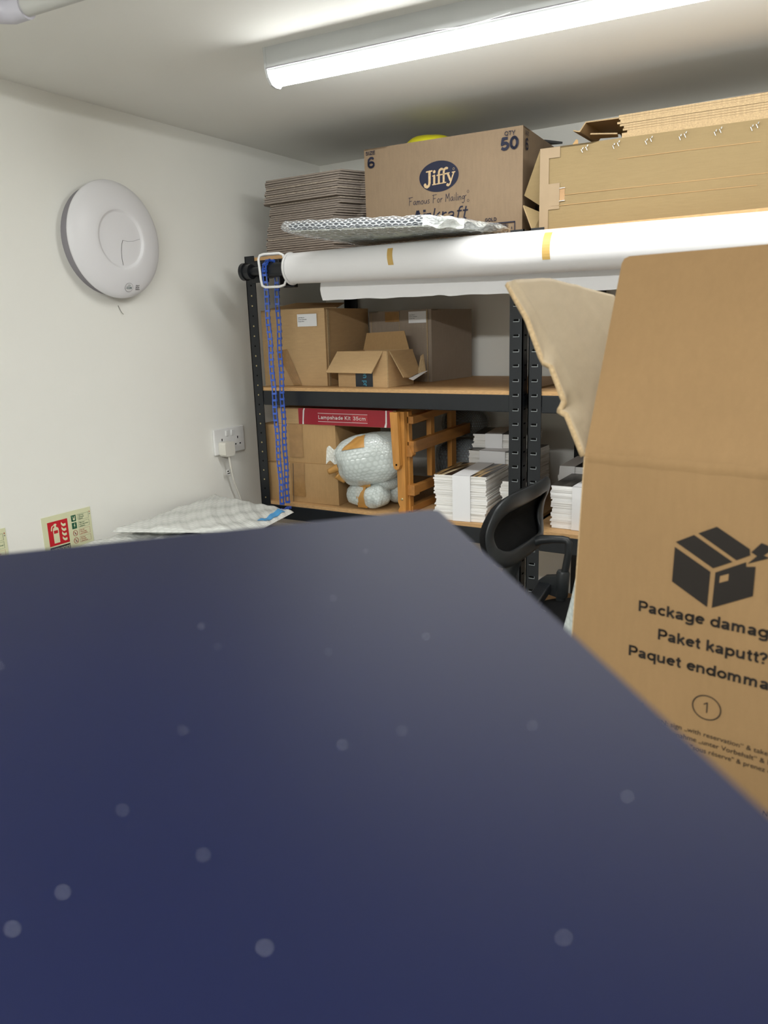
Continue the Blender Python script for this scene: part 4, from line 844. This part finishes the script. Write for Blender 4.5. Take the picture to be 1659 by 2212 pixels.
# bubble-wrapped bundle
t = thing('wrapped_bundle', 'lumpy bubble-wrapped bundle with brown tape in front of the wooden easel', 'parcel', (0.52, 1.99, Z3))
def lump(name, c, r, seed, mat, amp=0.14, e=0.85, rot=0.0, rotz=0.0):
    f0 = blob((0, 0, 0), r, seed, amp, e=e); R_ = Matrix.Rotation(rotz, 3, 'Z') @ Matrix.Rotation(rot, 3, 'Y'); c = Vector(c)
    def fn(s, v_, k=1.0): return c + R_ @ (f0(s, v_)*k)
    m = MB(); m.grid(lambda s, q: fn(s, q), 56, 30, uvfn=lambda s, q: (s*2*math.pi*max(r[0], r[1])*0.85, q*math.pi*max(r[2], 0.05)))
    o = m.build(name, mat, t)
    return fn
up = lump('upper_wrap', (0.526, 1.980, 1.188), (0.124, 0.076, 0.079), 21, 'bub', 0.26, 0.8, rot=math.radians(-8), rotz=math.radians(28))
lump('wrapped_object', (0.522, 1.996, 1.185), (0.095, 0.058, 0.058), 22, 'inner', 0.1, 0.9, rotz=math.radians(28))
lump('lower_wrap', (0.488, 1.976, 1.0755), (0.041, 0.045, 0.039), 5, 'bub', 0.24, 0.8)
lump('lower_wrap', (0.552, 1.968, 1.0745), (0.038, 0.044, 0.037), 6, 'bub', 0.24, 0.8, rot=math.radians(-20))
lump('lower_wrap', (0.586, 2.055, 1.0755), (0.040, 0.05, 0.038), 8, 'bub', 0.16, 0.85)
lump('wrapped_object', (0.515, 2.015, 1.074), (0.062, 0.04, 0.030), 9, 'inner', 0.1, 0.9)
lump('neck_wrap', (0.528, 2.005, 1.112), (0.078, 0.05, 0.030), 10, 'bub', 0.1, 0.85)
def tape_on(fn, s0, s1, v0, v1, n=10, k=1.025, mat='gold', name='brown_tape'):
    m = MB(); m.grid(lambda a_, b_: fn(s0+(s1-s0)*a_, v0+(v1-v0)*b_, k), n, n); m.build(name, mat, t)
tape_on(up, 0.645, 0.745, 0.66, 0.92); tape_on(up, 0.47, 0.545, 0.40, 0.62)
m = MB(); m.grid(lambda a_, b_: Vector((0.493+0.036*a_+0.003*math.sin(b_*5), 1.944-0.010*math.sin(math.pi*b_), 1.036+0.072*b_)), 6, 12); m.build('brown_tape', 'gold', t)
m = MB(); m.grid(lambda a_, b_: Vector((0.500+0.045*a_, 1.9435-0.004*math.sin(math.pi*b_), 1.101+0.020*b_)), 6, 6); m.build('brown_tape', 'gold', t)
def curl(a, b, r0, r1, turn=300):
    """an open roll of stuck-out tape"""
    a, b = Vector(a), Vector(b); ax = (b-a).normalized(); e1 = ax.cross(Vector((0, 1, 0.2))).normalized(); e2 = ax.cross(e1)
    m = MB(); m.grid(lambda s, q: a.lerp(b, q) + (e1*math.cos(math.radians(turn)*s) + e2*math.sin(math.radians(turn)*s))*((r0+(r1-r0)*q)*(1-0.12*s)), 20, 6); m.build('tape_end', 'gold', t, solid=0.0008)
curl((0.414, 1.905, 1.150), (0.448, 1.915, 1.166), 0.0085, 0.014); curl((0.440, 1.912, 1.142), (0.462, 1.925, 1.120), 0.014, 0.008, 260)
m = MB(); m.grid(lambda s, q: Vector((0.410+0.045*s, 1.908+0.01*s-0.010*q, 1.226-0.045*q+0.006*math.sin(s*9+q*5))), 10, 8, uvfn=lambda s, q: (s*0.05, q*0.06)); m.build('wrap_fold', 'bub', t)

# folded wooden easel
t = thing('wooden_easel', 'folded varnished wooden easel standing on edge on the third shelf', 'easel', (0.65, 2.15, Z3))
TX = lambda pts, x0, w: [(x0, y, z) for y, z in pts]
def bar(name, pts, x0, w, mat='wood'): return MB().prism(TX(pts, x0, w), (w, 0, 0)).build(name, mat, t, bevel=0.0015)
MB().prism([(0.630, 1.925, 1.340), (0.655, 1.925, 1.340), (0.660, 1.925, 1.182), (0.656, 1.925, 1.172), (0.648, 1.925, 1.168), (0.640, 1.925, 1.172), (0.637, 1.925, 1.182)], (0, 0.016, 0)).build('hinged_strut', 'wood', t, bevel=0.0012)
MB().prism([(0.640, 1.943, 1.340), (0.668, 1.943, 1.340), (0.668, 1.943, 1.22), (0.6665, 1.943, 1.055), (0.6655, 1.943, 1.0305), (0.642, 1.943, 1.0305), (0.640, 1.943, 1.040), (0.646, 1.943, 1.052), (0.640, 1.943, 1.066)], (0, 0.018, 0)).build('front_leg', 'wood', t, bevel=0.0012)
MB().lathe([(0.003, 0), (0.003, 0.001)], (0.6485, 1.9250, 1.184), (0,-1,0), n=14).build('pivot_hole', 'slot', t)
MB().lathe([(0.0042, 0), (0.0042, 0.0012), (0.002, 0.0022)], (0.6545, 1.9430, 1.076), (0,-1,0), n=16).build('bolt_head', 'bolt', t)
for y0, y1, z0, z1 in ((1.962, 1.985, 1.035, 1.340), (2.105, 2.130, 1.120, 1.340), (2.250, 2.285, 1.100, 1.335)): MB().box((0.655, y0, z0), (0.672, y1, z1)).build('upright', 'wood', t, bevel=0.0015)
for y0, y1, za, zb_, h in ((1.962, 2.33, 1.303, 1.318, 0.022), (1.962, 2.36, 1.216, 1.225, 0.034), (1.962, 2.16, 1.090, 1.092, 0.024)):
    MB().prism([(0.668, y0, za), (0.668, y1, zb_), (0.668, y1, zb_+h), (0.668, y0, za+h)], (0.020, 0, 0)).build('cross_rail', 'woodH', t, bevel=0.0015)
m = MB().prism([(0.664, 1.955, 1.205), (0.664, 1.955, 1.238), (0.676, 1.955, 1.238), (0.688, 1.955, 1.212), (0.684, 1.955, 1.205)], (0, 0.02, 0)); m.build('rail_block', 'woodH', t, bevel=0.001)
MB().box((0.664, 1.957, 1.086), (0.690, 1.99, 1.118)).build('rail_block', 'woodH', t, bevel=0.001)
MB().box((0.652, 1.97, 1.0305), (0.676, 2.33, 1.05)).build('base_rail', 'woodH', t, bevel=0.0015)

# dark wrapped parcels behind the easel
for i, (c, r, sd, lab) in enumerate((((0.640, 2.395, 1.118), (0.095, 0.065, 0.083), 31, 'dark bubble-wrapped parcel lying behind the wooden easel'), ((0.640, 2.425, 1.252), (0.085, 0.055, 0.048), 32, 'dark bubble-wrapped parcel on top of the one behind the easel'))):
    o = thing('wrapped_parcel', lab, 'parcel', (c[0], c[1], c[2]-r[2]), 'dark wrapped parcels behind the easel')
    f0 = blob(c, r, sd, 0.12, e=0.7); MB().grid(f0, 48, 24, uvfn=lambda s, q: (s*0.5, q*0.25)).build('bubble_wrap', 'bubK', o)
    f1 = blob(c, [x*0.9 for x in r], sd, 0.1, e=0.7); MB().grid(f1, 32, 16).build('dark_contents', 'slate', o)

# ------------------------------------------------------------------ banded piles of cards
def bundle(label, o, ang, w, d, h, u0, u1, top='top1', edge='edges', n=22, jit=0.004, lean=0.0, seed=0):
    """pile of printed cards held by a white paper band round its middle; front-left-bottom corner o"""
    rd = random.Random(seed)
    t = thing('card_bundle', label, 'card bundle', o, 'banded card bundles on the third shelves')
    a = math.radians(ang); u = Vector((math.cos(a), math.sin(a), 0)); v = Vector((-math.sin(a), math.cos(a), 0)); O = Vector(o)
    P = lambda x, y, z: O + u*x + v*y + Vector((0,0,z))
    m = MB(); z = 0
    hs = [rd.uniform(0.6, 1.4) for _ in range(n)]; sm = sum(hs)
    dxs = 0; dys = 0
    for k in range(n):
        hh = hs[k]*(h-0.0012)/sm; dxs = 0.6*dxs + rd.uniform(-jit, jit); dys = 0.6*dys + rd.uniform(-jit*0.4, jit*0.4); lx = lean*(z/h)
        x0, x1, y0, y1 = dxs+lx, w+dxs*0.7+lx, dys, d+dys
        m.prism([P(x0, y0, z+0.0003), P(x1, y0, z+0.0003), P(x1, y1, z+0.0003), P(x0, y1, z+0.0003)], (0, 0, hh-0.0003)); z += hh
    m.build('cards', edge, t)
    m = MB(); m.prism([P(lean, 0, h-0.0012), P(w+lean, 0, h-0.0012), P(w+lean, d, h-0.0012), P(lean, d, h-0.0012)], (0, 0, 0.0012)); m.build('top_card', top, t)
    if u1 > u0:
        e = jit*0.9+0.002; m = MB(); th = 0.0007
        L0 = lean
        m.prism([P(u0, -e, 0.0004), P(u1, -e, 0.0004), P(u1+L0, -e, h+0.0012), P(u0+L0, -e, h+0.0012)], v*th)
        m.prism([P(u0+L0, -e, h+0.0005), P(u1+L0, -e, h+0.0005), P(u1+L0, d+e, h+0.0005), P(u0+L0, d+e, h+0.0005)], (0, 0, th))
        m.prism([P(u0, d+e, 0.0004), P(u1, d+e, 0.0004), P(u1+L0, d+e, h+0.0012), P(u0+L0, d+e, h+0.0012)], v*-th)
        m.build('paper_band', 'band', t)
    return t
bundle('front card bundle with a wide white band beside the easel foot', (0.772, 1.930, Z3), 5, 0.158, 0.21, 0.134, 0.058, 0.112, 'top1', seed=1, n=26)
bundle('lower dark-topped card bundle at the back, partly behind the front banded bundle', (0.752, 2.195, Z3), -1, 0.200, 0.20, 0.118, 0, 0, 'top2', seed=2, n=20)
bundle('dark-topped card bundle with a wide white band, middle of the back pile', (0.762, 2.185, Z3+0.1185), -2, 0.195, 0.19, 0.048, 0.042, 0.130, 'top2', seed=3, n=12)
bundle('topmost card bundle of the back pile, tilted and banded', (0.762, 2.225, Z3+0.1675), 10, 0.19, 0.16, 0.045, 0.040, 0.095, 'top2', seed=4, n=9)
bundle('small dark-topped card bundle tucked behind the right of the front banded bundle', (0.958, 1.985, Z3), 4, 0.070, 0.15, 0.118, 0, 0, 'top2', seed=5, n=20)
bundle('white card bundle with a white band, partly behind the big carton edge', (1.110, 1.972, Z3), 0, 0.190, 0.18, 0.120, 0.060, 0.125, 'top2', 'edgesW', seed=6, n=22)
bundle('card bundle leaning behind the chair back on the right rack', (1.062, 2.155, Z3), 1, 0.115, 0.17, 0.140, 0.0, 0.045, 'top2', 'edgesW', seed=7, n=22, lean=0.012)
bundle('card bundle at the back of the right rack, beside the big carton flap', (1.215, 2.200, Z3), 0, 0.18, 0.15, 0.185, 0, 0, 'top2', 'edgesW', seed=8, n=30)

# ------------------------------------------------------------------ draughtsman chair
t = thing('office_chair', 'black mesh-backed office chair in front of the racks', 'chair', (1.33, 1.58, 0))
ring = [(1.178, 1.735, 1.186), (1.186, 1.715, 1.208), (1.186, 1.66, 1.207), (1.180, 1.60, 1.203), (1.184, 1.53, 1.207), (1.184, 1.47, 1.207), (1.177, 1.435, 1.192), (1.168, 1.418, 1.160), (1.170, 1.418, 1.130), (1.180, 1.432, 1.103), (1.186, 1.48, 1.086), (1.184, 1.56, 1.080), (1.180, 1.64, 1.076), (1.178, 1.695, 1.078), (1.168, 1.728, 1.094), (1.160, 1.742, 1.125), (1.164, 1.744, 1.158)]
def smooth_loop(P, k=4):
    P = [Vector(p) for p in P]; n = len(P); out = []
    for i in range(n):
        a, b, c, d = P[i-1], P[i], P[(i+1) % n], P[(i+2) % n]
        for j in range(k):
            s = j/k; out.append(0.5*((2*b)+(c-a)*s+(2*a-5*b+4*c-d)*s*s+(3*b-a-3*c+d)*s*s*s))
    return out
RL = smooth_loop(ring)
m = MB(); m.loop(RL, 0.006, n=12, ry=0.0185, up=(1, 0, 0)); m.build('back_frame', 'frame', t)
m = MB(); m.loop([p + Vector((-0.008, 0, 0)) + (p - Vector((1.178, 1.58, 1.145))).normalized()*0.0115 for p in RL], 0.009, n=10, ry=0.006, up=(1, 0, 0)); m.build('mesh_edge', 'mesh', t)
cc = sum(RL, Vector())/len(RL) + Vector((-0.022, 0, 0)); m = MB()
nR = len(RL)
def mfn(s, q):
    k = s*nR; i = int(k) % nR; p = RL[i].lerp(RL[(i+1) % nR], k-int(k)); r = 1-q
    return cc + (p + Vector((-0.007, 0, 0)) - cc)*r + Vector((-0.012*(1-r*r), 0, 0))
m.grid(mfn, nR, 8); m.build('mesh_panel', 'mesh', t)
# arm pad, post, height holder and bracket
m = MB(); m.tube([(1.172, 1.648, 1.072), (1.180, 1.652, 1.080), (1.195, 1.657, 1.086), (1.222, 1.660, 1.0895), (1.246, 1.660, 1.0915), (1.256, 1.660, 1.0905), (1.2605, 1.660, 1.083), (1.260, 1.660, 1.060), (1.256, 1.660, 1.035), (1.2505, 1.660, 1.000)], [0.0105, 0.0118, 0.0115, 0.0095, 0.0088, 0.0090, 0.0088, 0.0085, 0.0085, 0.0085], n=14, ry=None); m.build('armrest', 'frame', t)
m = MB(); m.lathe([(0.0145, 0), (0.0155, 0.003), (0.0155, 0.058), (0.013, 0.064)], (1.245, 1.660, 0.952), (0.06, 0, 1), n=28); m.lathe([(0.011, -0.012), (0.011, 0.002)], (1.244, 1.660, 0.951), (0.06, 0, 1), n=20); m.build('height_holder', 'frame', t)
m = MB(); m.prism([(1.190, 1.648, 0.962), (1.240, 1.648, 0.952), (1.240, 1.648, 1.004), (1.206, 1.648, 0.998), (1.192, 1.648, 0.987)], (0, 0.022, 0)); m.build('arm_bracket', 'frame', t, bevel=0.003)
m = MB(); m.prism([(1.190, 1.66, 0.962), (1.190, 1.66, 0.984), (1.222, 1.66, 0.984), (1.222, 1.66, 0.962)], (0.03, -0.25, -0.002)); m.build('under_seat_bar', 'black', t, bevel=0.003)
m = MB(); m.tube([(1.172, 1.57, 1.085), (1.150, 1.57, 1.02), (1.165, 1.57, 0.95), (1.24, 1.57, 0.925), (1.33, 1.57, 0.922)], 0.018, n=14); m.build('back_stem', 'frame', t)
m = MB(); m.grid(lambda s, q: Vector((1.375+0.19*math.copysign(abs(math.cos(s*2*math.pi))**0.6, math.cos(s*2*math.pi))*math.cos((q-0.5)*math.pi)**0.35, 1.575+0.15*math.copysign(abs(math.sin(s*2*math.pi))**0.6, math.sin(s*2*math.pi))*math.cos((q-0.5)*math.pi)**0.35, 0.925+0.020*math.sin((q-0.5)*math.pi))), 48, 14); m.build('seat', 'mesh', t)
MB().lathe([(0.025, 0), (0.025, 0.35), (0.014, 0.352), (0.014, 0.66)], (1.375, 1.575, 0.25), (0,0,1), n=24).build('gas_column', 'chrome', t)
MB().loop([(1.375+0.17*math.cos(k*math.pi/16), 1.575+0.17*math.sin(k*math.pi/16), 0.42) for k in range(32)], 0.009, n=10).build('foot_ring', 'chrome', t)
for k in range(2): a = k*math.pi/2; MB().tube([(1.375-0.17*math.cos(a), 1.575-0.17*math.sin(a), 0.42), (1.375+0.17*math.cos(a), 1.575+0.17*math.sin(a), 0.42)], 0.006, n=8).build('ring_spoke', 'chrome', t)
for k in range(5):
    a = k*2*math.pi/5+0.3; p = Vector((1.375+0.24*math.cos(a), 1.575+0.24*math.sin(a), 0))
    leg = MB().tube([(1.375, 1.575, 0.16), (p.x, p.y, 0.075)], [0.026, 0.015], n=12).build('base_leg', 'frame', t)
    MB().lathe([(0.020, -0.012), (0.0255, -0.008), (0.0255, 0.008), (0.020, 0.012)], (p.x, p.y, 0.0265), (math.sin(a), -math.cos(a), 0), n=20).build('castor', 'black', leg)
    MB().tube([(p.x, p.y, 0.075), (p.x, p.y, 0.03)], 0.006, n=8).build('castor_stem', 'black', leg)
MB().lathe([(0.035, 0), (0.038, 0.02), (0.03, 0.12)], (1.375, 1.575, 0.14), (0,0,1), n=24).build('base_hub', 'frame', t)

# ------------------------------------------------------------------ bubble-wrapped sheet standing behind the big carton
t = thing('bubble_wrapped_sheet', 'bubble-wrapped tall panel standing between the chair and the big carton', 'parcel', (1.46, 1.24, 0))
def pan(s, q):
    e = 0.012; x = 1.176 + 0.20*s + 0.241*q*(1-0.3*s); y = 1.235+0.010*math.sin(s*6+q*9)*0.5
    return Vector((x, y, 0.002 + 1.203*q - 0.01*math.sin(s*7)*q))
m = MB(); m.grid(lambda s, q: pan(s, q) + Vector((0, -0.012*math.sin(math.pi*min(1, s*6+0.02)/2) - 0.002*math.sin(q*60+s*22), 0)), 20, 90, uvfn=lambda s, q: (s*0.17, q*1.2)); m.grid(lambda s, q: pan(s, q) + Vector((0, 0.012, 0)), 20, 60, uvfn=lambda s, q: (s*0.17, q*1.2)); m.build('bubble_wrap', 'bub', t)
m = MB(); m.prism([pan(0.04, 0), pan(0.98, 0), pan(0.98, 0.98), pan(0.04, 0.98)], (0, 0.006, 0)); m.build('panel_board', 'inner', t)

# ------------------------------------------------------------------ big printed carton on the right
FO = Vector((1.531, 0.850, 1.431)); ang = -9.0
F0 = frame2d(FO, ang); au = math.radians(ang); U = Vector((math.cos(au), math.sin(au), 0)); V = Vector((-math.sin(au), math.cos(au), 0))
BW, BD, ZT = 0.31, 0.30, 1.4305
skew = lambda z: -0.040*(ZT-z)            # the standing carton leans a little to one side
F = lambda u, z, d=0.0: F0(u, z, d)
t = thing('big_carton', 'big brown printed carton with open top flaps in the right foreground', 'box', (1.531+0.1, 0.97, 0))
def PB(x, y, z): return Vector((FO.x, FO.y, 0)) + U*(x + (skew(z) if x < 0.1 else skew(z)*0.3)) + V*y + Vector((0, 0, z))
th = 0.005
m = MB()
for (x0, y0, x1, y1) in ((0, 0, BW, 0), (BW, 0, BW, BD), (BW, BD, 0, BD), (0, BD, 0, 0)): sheet(m, [PB(x0, y0, 0), PB(x1, y1, 0), PB(x1, y1, ZT), PB(x0, y0, ZT)], th)
sheet(m, [PB(0,0,0.003), PB(BW,0,0.003), PB(BW,BD,0.003), PB(0,BD,0.003)], th)
m.build('carton_body', ['kraftB', 'kraftE'], t)
# front flap, standing and leaning back, with rounded top corners
FB = 0.105; FH = 0.223
def flapP(x, k, d=0.0):   # x across, k 0..1 up the flap
    lean = FB*k; return Vector((FO.x, FO.y, 0)) + U*x + V*(lean - d) + Vector((0, 0, ZT + FH*k))
m = MB()
ol = [(-0.002, 0.0), (BW+0.002, 0.0), (BW-0.004, 0.97), (BW-0.010, 1.0), (-0.003, 1.0), (-0.0085, 0.99), (-0.0105, 0.965)]
m.prism([flapP(x, k) for x, k in ol], V*0.005, 0, 1); m.build('front_flap', ['kraftB', 'kraftE'], t)
m = MB(); m.grid(lambda s, q: PB(0.004+(BW-0.008)*s, -0.0027-0.0009*math.sin(q*math.pi), ZT-0.006+0.012*q+0.0006*math.sin(s*40)), 40, 4); m.build('fold_ridge', 'kraftB', t)
# left flap, flaring outwards, near edge torn
m = MB()
rows = [[(1.5255, 0.856, 1.430), (1.503, 0.862, 1.476), (1.494, 0.862, 1.480), (1.499, 0.866, 1.490), (1.480, 0.872, 1.530), (1.470, 0.873, 1.534), (1.445, 0.885, 1.585), (1.412, 0.900, 1.628)]]
top = [(1.412, 0.900, 1.628), (1.420, 0.915, 1.6315), (1.431, 0.998, 1.635), (1.452, 1.07, 1.625), (1.474, 1.150, 1.615)]
bot = [(1.573, 1.145, 1.430)]
nrm = Vector((0.9, -0.1, 0.42)).normalized()
NE = [Vector(p) for p in rows[0]]; TE = [Vector(p) for p in top]
def along(P, q):
    k = q*(len(P)-1); i = min(int(k), len(P)-2); return P[i].lerp(P[i+1], k-i)
def flap_surface(s, q):
    b = NE[0].lerp(Vector(bot[0]), s); tp_ = along(TE, s); dev = along(NE, q) - NE[0].lerp(NE[-1], q)
    ridge = sum(0.0016*math.exp(-((s-c)/0.035)**2) for c in (0.16, 0.42, 0.70)) + 0.004*math.sin(math.pi*q)*math.sin(math.pi*s)
    return b.lerp(tp_, q) + dev*(1-s)**6 + nrm*ridge
m = MB(); m.grid(flap_surface, 36, 42); o = m.build('side_flap', ['kraftF', 'kraftE'], t, solid=0.0064)
o.modifiers['thick'].material_offset_rim = 1
# back and right flaps, thrown open
m = MB(); sheet(m, [PB(0,BD,ZT), PB(BW,BD,ZT), PB(BW,BD+0.17,ZT+0.12), PB(0,BD+0.17,ZT+0.12)], 0.005); m.build('back_flap', ['kraftF', 'kraftE'], t)
m = MB(); sheet(m, [PB(BW,0,ZT), PB(BW,BD,ZT), PB(BW+0.15,BD,ZT+0.14), PB(BW+0.15,0,ZT+0.14)], 0.005); m.build('side_flap', ['kraftF', 'kraftE'], t)
D = th/2+0.0008
m = MB()
for pl_ in ([(0.107,1.3422),(0.1453,1.3212),(0.1444,1.2816),(0.1061,1.3029)], [(0.1076,1.3477),(0.1262,1.3584),(0.1663,1.3357),(0.1477,1.3254)], [(0.1303,1.3607),(0.1485,1.3706),(0.1817,1.352),(0.1825,1.3454),(0.1699,1.338)],
            [(0.1503,1.3214),(0.1792,1.3377),(0.1798,1.3329),(0.1885,1.3345),(0.1883,1.3031),(0.1492,1.2818)], [(0.1832,1.3489),(0.1919,1.36),(0.1972,1.3586),(0.2040,1.3560),(0.1950,1.3475),(0.2010,1.3458),(0.1805,1.3362),(0.1888,1.3458)]): poly(m, pl_, F, 0, D)
m.build('damage_symbol', 'ink', t)
m = MB(); poly(m, [(0.1553,1.3184),(0.1637,1.3225),(0.1636,1.3151),(0.155,1.3109)], F, 0, D+0.0004); m.build('symbol_window', 'kraftB', t)
m = MB()
CH = 0.0128
sans(m, 'Package damag', F, 0.0710, 0.2060, 1.2610, CH, 0.20, 0, D); sans(m, 'ed?', F, 0.2080, 0.2390, 1.2610, CH, 0.20, 0, D)
m.build('heading_line', 'ink', t); m = MB()
sans(m, 'Paket kaputt', F, 0.0945, 0.1985, 1.2325, CH, 0.20, 0, D); sans(m, '?', F, 0.2000, 0.2075, 1.2325, CH, 0.20, 0, D)
m.build('heading_line', 'ink', t); m = MB()
sans(m, 'Paquet endomma', F, 0.0620, 0.2110, 1.2050, CH, 0.20, 0, D); sans(m, 'g\u00e9?', F, 0.2130, 0.2420, 1.2050, CH, 0.20, 0, D)
m.build('heading_line', 'ink', t)
m = MB(); ribbon(m, arc(0.1515, 1.1665, 0.0148, 0.0140, 0, 360, 40), 0.0013, F, 0, D, cap=False); ribbon(m, [(0.1487, 1.1700), (0.1520, 1.1725), (0.1520, 1.1610)], 0.0012, F, 0, D); m.build('step_number', 'ink', t)
m = MB()
letter(m, 'EN: sign \u201ewith reservation\u201c & take photos', F, 0.1000, 0.2420, 1.1315, 0.0058, 0, 0.004, d=D); m.build('instruction_line', 'ink', t); m = MB(); letter(m, 'DE: Annahme \u201eunter Vorbehalt\u201c & Paketfoto', F, 0.0980, 0.2480, 1.1218, 0.0058, 0, 0.004, d=D); m.build('instruction_line', 'ink', t); m = MB(); letter(m, 'FR: Acceptez "sous r\u00e9serve" & prenez des photos', F, 0.0940, 0.2520, 1.1120, 0.0058, 0, 0.004, d=D)
m.build('instruction_line', 'ink', t); m = MB(); poly(m, [(0.0775, 1.1440), (0.0830, 1.1440), (0.0820, 1.1520)], F, 0, D); m.build('printed_mark', 'ink', t); m = MB(); letter(m, 'N', F, 0.2170, 0.2215, 1.0620, 0.0055, 0, 0.004, d=D)
m.build('printed_mark', 'ink', t)

# ------------------------------------------------------------------ dark box whose lid fills the foreground
K = Vector((1.5775, 0.3905, 0)); sA = Vector((-0.668, -0.745, 0)); sB = Vector((0.657, -0.754, 0)); ZL = 1.475
t = thing('dark_box', 'dark navy box lid with dust specks filling the out-of-focus foreground', 'box', K + sA*0.3 + sB*0.4)
def outline(gr, r):
    c = [K - (sA+sB)*gr*0.7, K + sA*(0.62+gr) - sB*gr*0.7, K + sA*(0.62+gr) + sB*(0.86+gr), K + sB*(0.86+gr) - sA*gr*0.7]; out = []
    for i in range(4):
        p, a_, b_ = c[i], (c[i-1]-c[i]).normalized(), (c[(i+1) % 4]-c[i]).normalized()
        for k in range(5):
            s = k/4; p0, p1 = p+a_*r, p+b_*r; out.append(p0*(1-s)**2 + p*2*s*(1-s) + p1*s*s)
    return out
o2 = [p + Vector((0, 0, ZL-0.045)) for p in outline(0, 0.007)]; MB().prism(o2, (0, 0, 0.045)).build('lid', 'navy', t, bevel=0.0025)
o2 = [p + Vector((0, 0, 0)) for p in outline(-0.004, 0.006)]; MB().prism(o2, (0, 0, ZL-0.046)).build('box_body', 'navy', t)
m = MB(); rd = random.Random(5)
SP = []
def flake(x, y, r):
    n = 7; c = Vector((x, y, ZL+0.0004)); m.face([c + Vector((r*rd.uniform(0.7, 1.2)*math.cos(2*math.pi*k/n), r*rd.uniform(0.7, 1.2)*math.sin(2*math.pi*k/n), 0.0002)) for k in range(n)])
for x, y, r in ((1.6110, 0.2345, 0.00031), (1.5842, 0.1880, 0.00034), (1.6624, 0.2170, 0.00032), (1.6765, 0.1445, 0.00032), (1.6866, 0.1577, 0.00025), (1.7460, 0.1566, 0.00027), (1.6586, 0.0741, 0.00030), (1.7020, 0.0827, 0.00030), (1.5873, 0.2961, 0.00036), (1.7162, 0.1764, 0.00024), (1.6339, 0.1300, 0.00023), (1.6027, 0.1769, 0.00023), (1.6397, 0.1906, 0.00023), (1.6586, 0.0635, 0.00029), (1.7465, 0.1101, 0.00025), (1.6479, 0.0977, 0.00026), (1.6751, 0.0954, 0.00025), (1.5486, 0.1317, 0.00030),): flake(x, y, r)
m = m.build('dust_specks', 'dust', t); m['kind'] = 'stuff'

# ------------------------------------------------------------------ worktable with wrapped panels by the left wall
t = thing('worktable', 'grey worktable under the bubble-wrapped panels by the left wall', 'table', (0.19, 1.46, 0))
MB().box((0.006, 1.06, 0.975), (0.372, 1.80, 1.000)).build('table_top', 'table', t, bevel=0.002)
for x in (0.03, 0.35):
    for y in (1.09, 1.77): MB().box((x-0.016, y-0.016, 0), (x+0.016, y+0.016, 0.975)).build('leg', 'steel', t)
def wrapped_slab(label, pts, z0, h, mat, seed, tape=None):
    """a flat picture wrapped in bubble wrap: soft-edged slab over the quad pts (x, y, z lift)"""
    c = [Vector((p[0], p[1], z0+p[2])) for p in pts]
    t = thing('bubble_wrapped_canvas', label, 'parcel', c[0], 'wrapped pictures by the left wall')
    def bl(s, q): return (c[0]*(1-s)+c[1]*s)*(1-q) + (c[3]*(1-s)+c[2]*s)*q
    def fn(s, q, up):
        e = min(s, 1-s, q, 1-q); k = min(1, e/0.06); k = math.sqrt(max(0, 1-(1-k)**2))
        lump = 0.0035*math.sin(s*17+seed)*math.sin(q*13+seed*2) + 0.002*math.sin(s*41+q*33)
        return bl(s, q) + Vector((0, 0, h*0.5 + (h*0.5*k + lump*k)*up))
    m = MB(); uvf = lambda s, q: (s*0.4, q*0.55)
    m.grid(lambda s, q: fn(s, q, 1), 48, 48, uvfn=uvf); m.grid(lambda s, q: fn(s, q, -0.8), 24, 24, uvfn=uvf); m.build('bubble_wrap', mat, t)
    inn = [bl(*x) + Vector((0, 0, h*0.35)) for x in ((0.05, 0.05), (0.95, 0.05), (0.95, 0.95), (0.05, 0.95))]
    m = MB(); m.prism(inn, (0, 0, h*0.35)); m.build('picture_inside', 'panelu', t)
    return t, fn
t, fn = wrapped_slab('lower bubble-wrapped picture lying by the wall to the right of the sign', [(0.035, 1.10, 0), (0.36, 1.12, 0), (0.36, 1.60, 0), (0.035, 1.62, 0)], 1.0005, 0.038, 'bubP', 2)
t, fn = wrapped_slab('upper bubble-wrapped picture with blue tape lying below the wall socket', [(0.075, 1.34, 0.0), (0.450, 1.50, 0.0), (0.402, 1.735, 0.0), (0.012, 1.815, 0.0)], 1.0480, 0.018, 'bubP', 5)
m = MB(); m.grid(lambda a_, b_: fn(0.90+0.07*a_, 0.35+0.50*b_, 1) + Vector((0, 0, 0.0018)), 6, 20); m.build('blue_tape', 'blue', t)
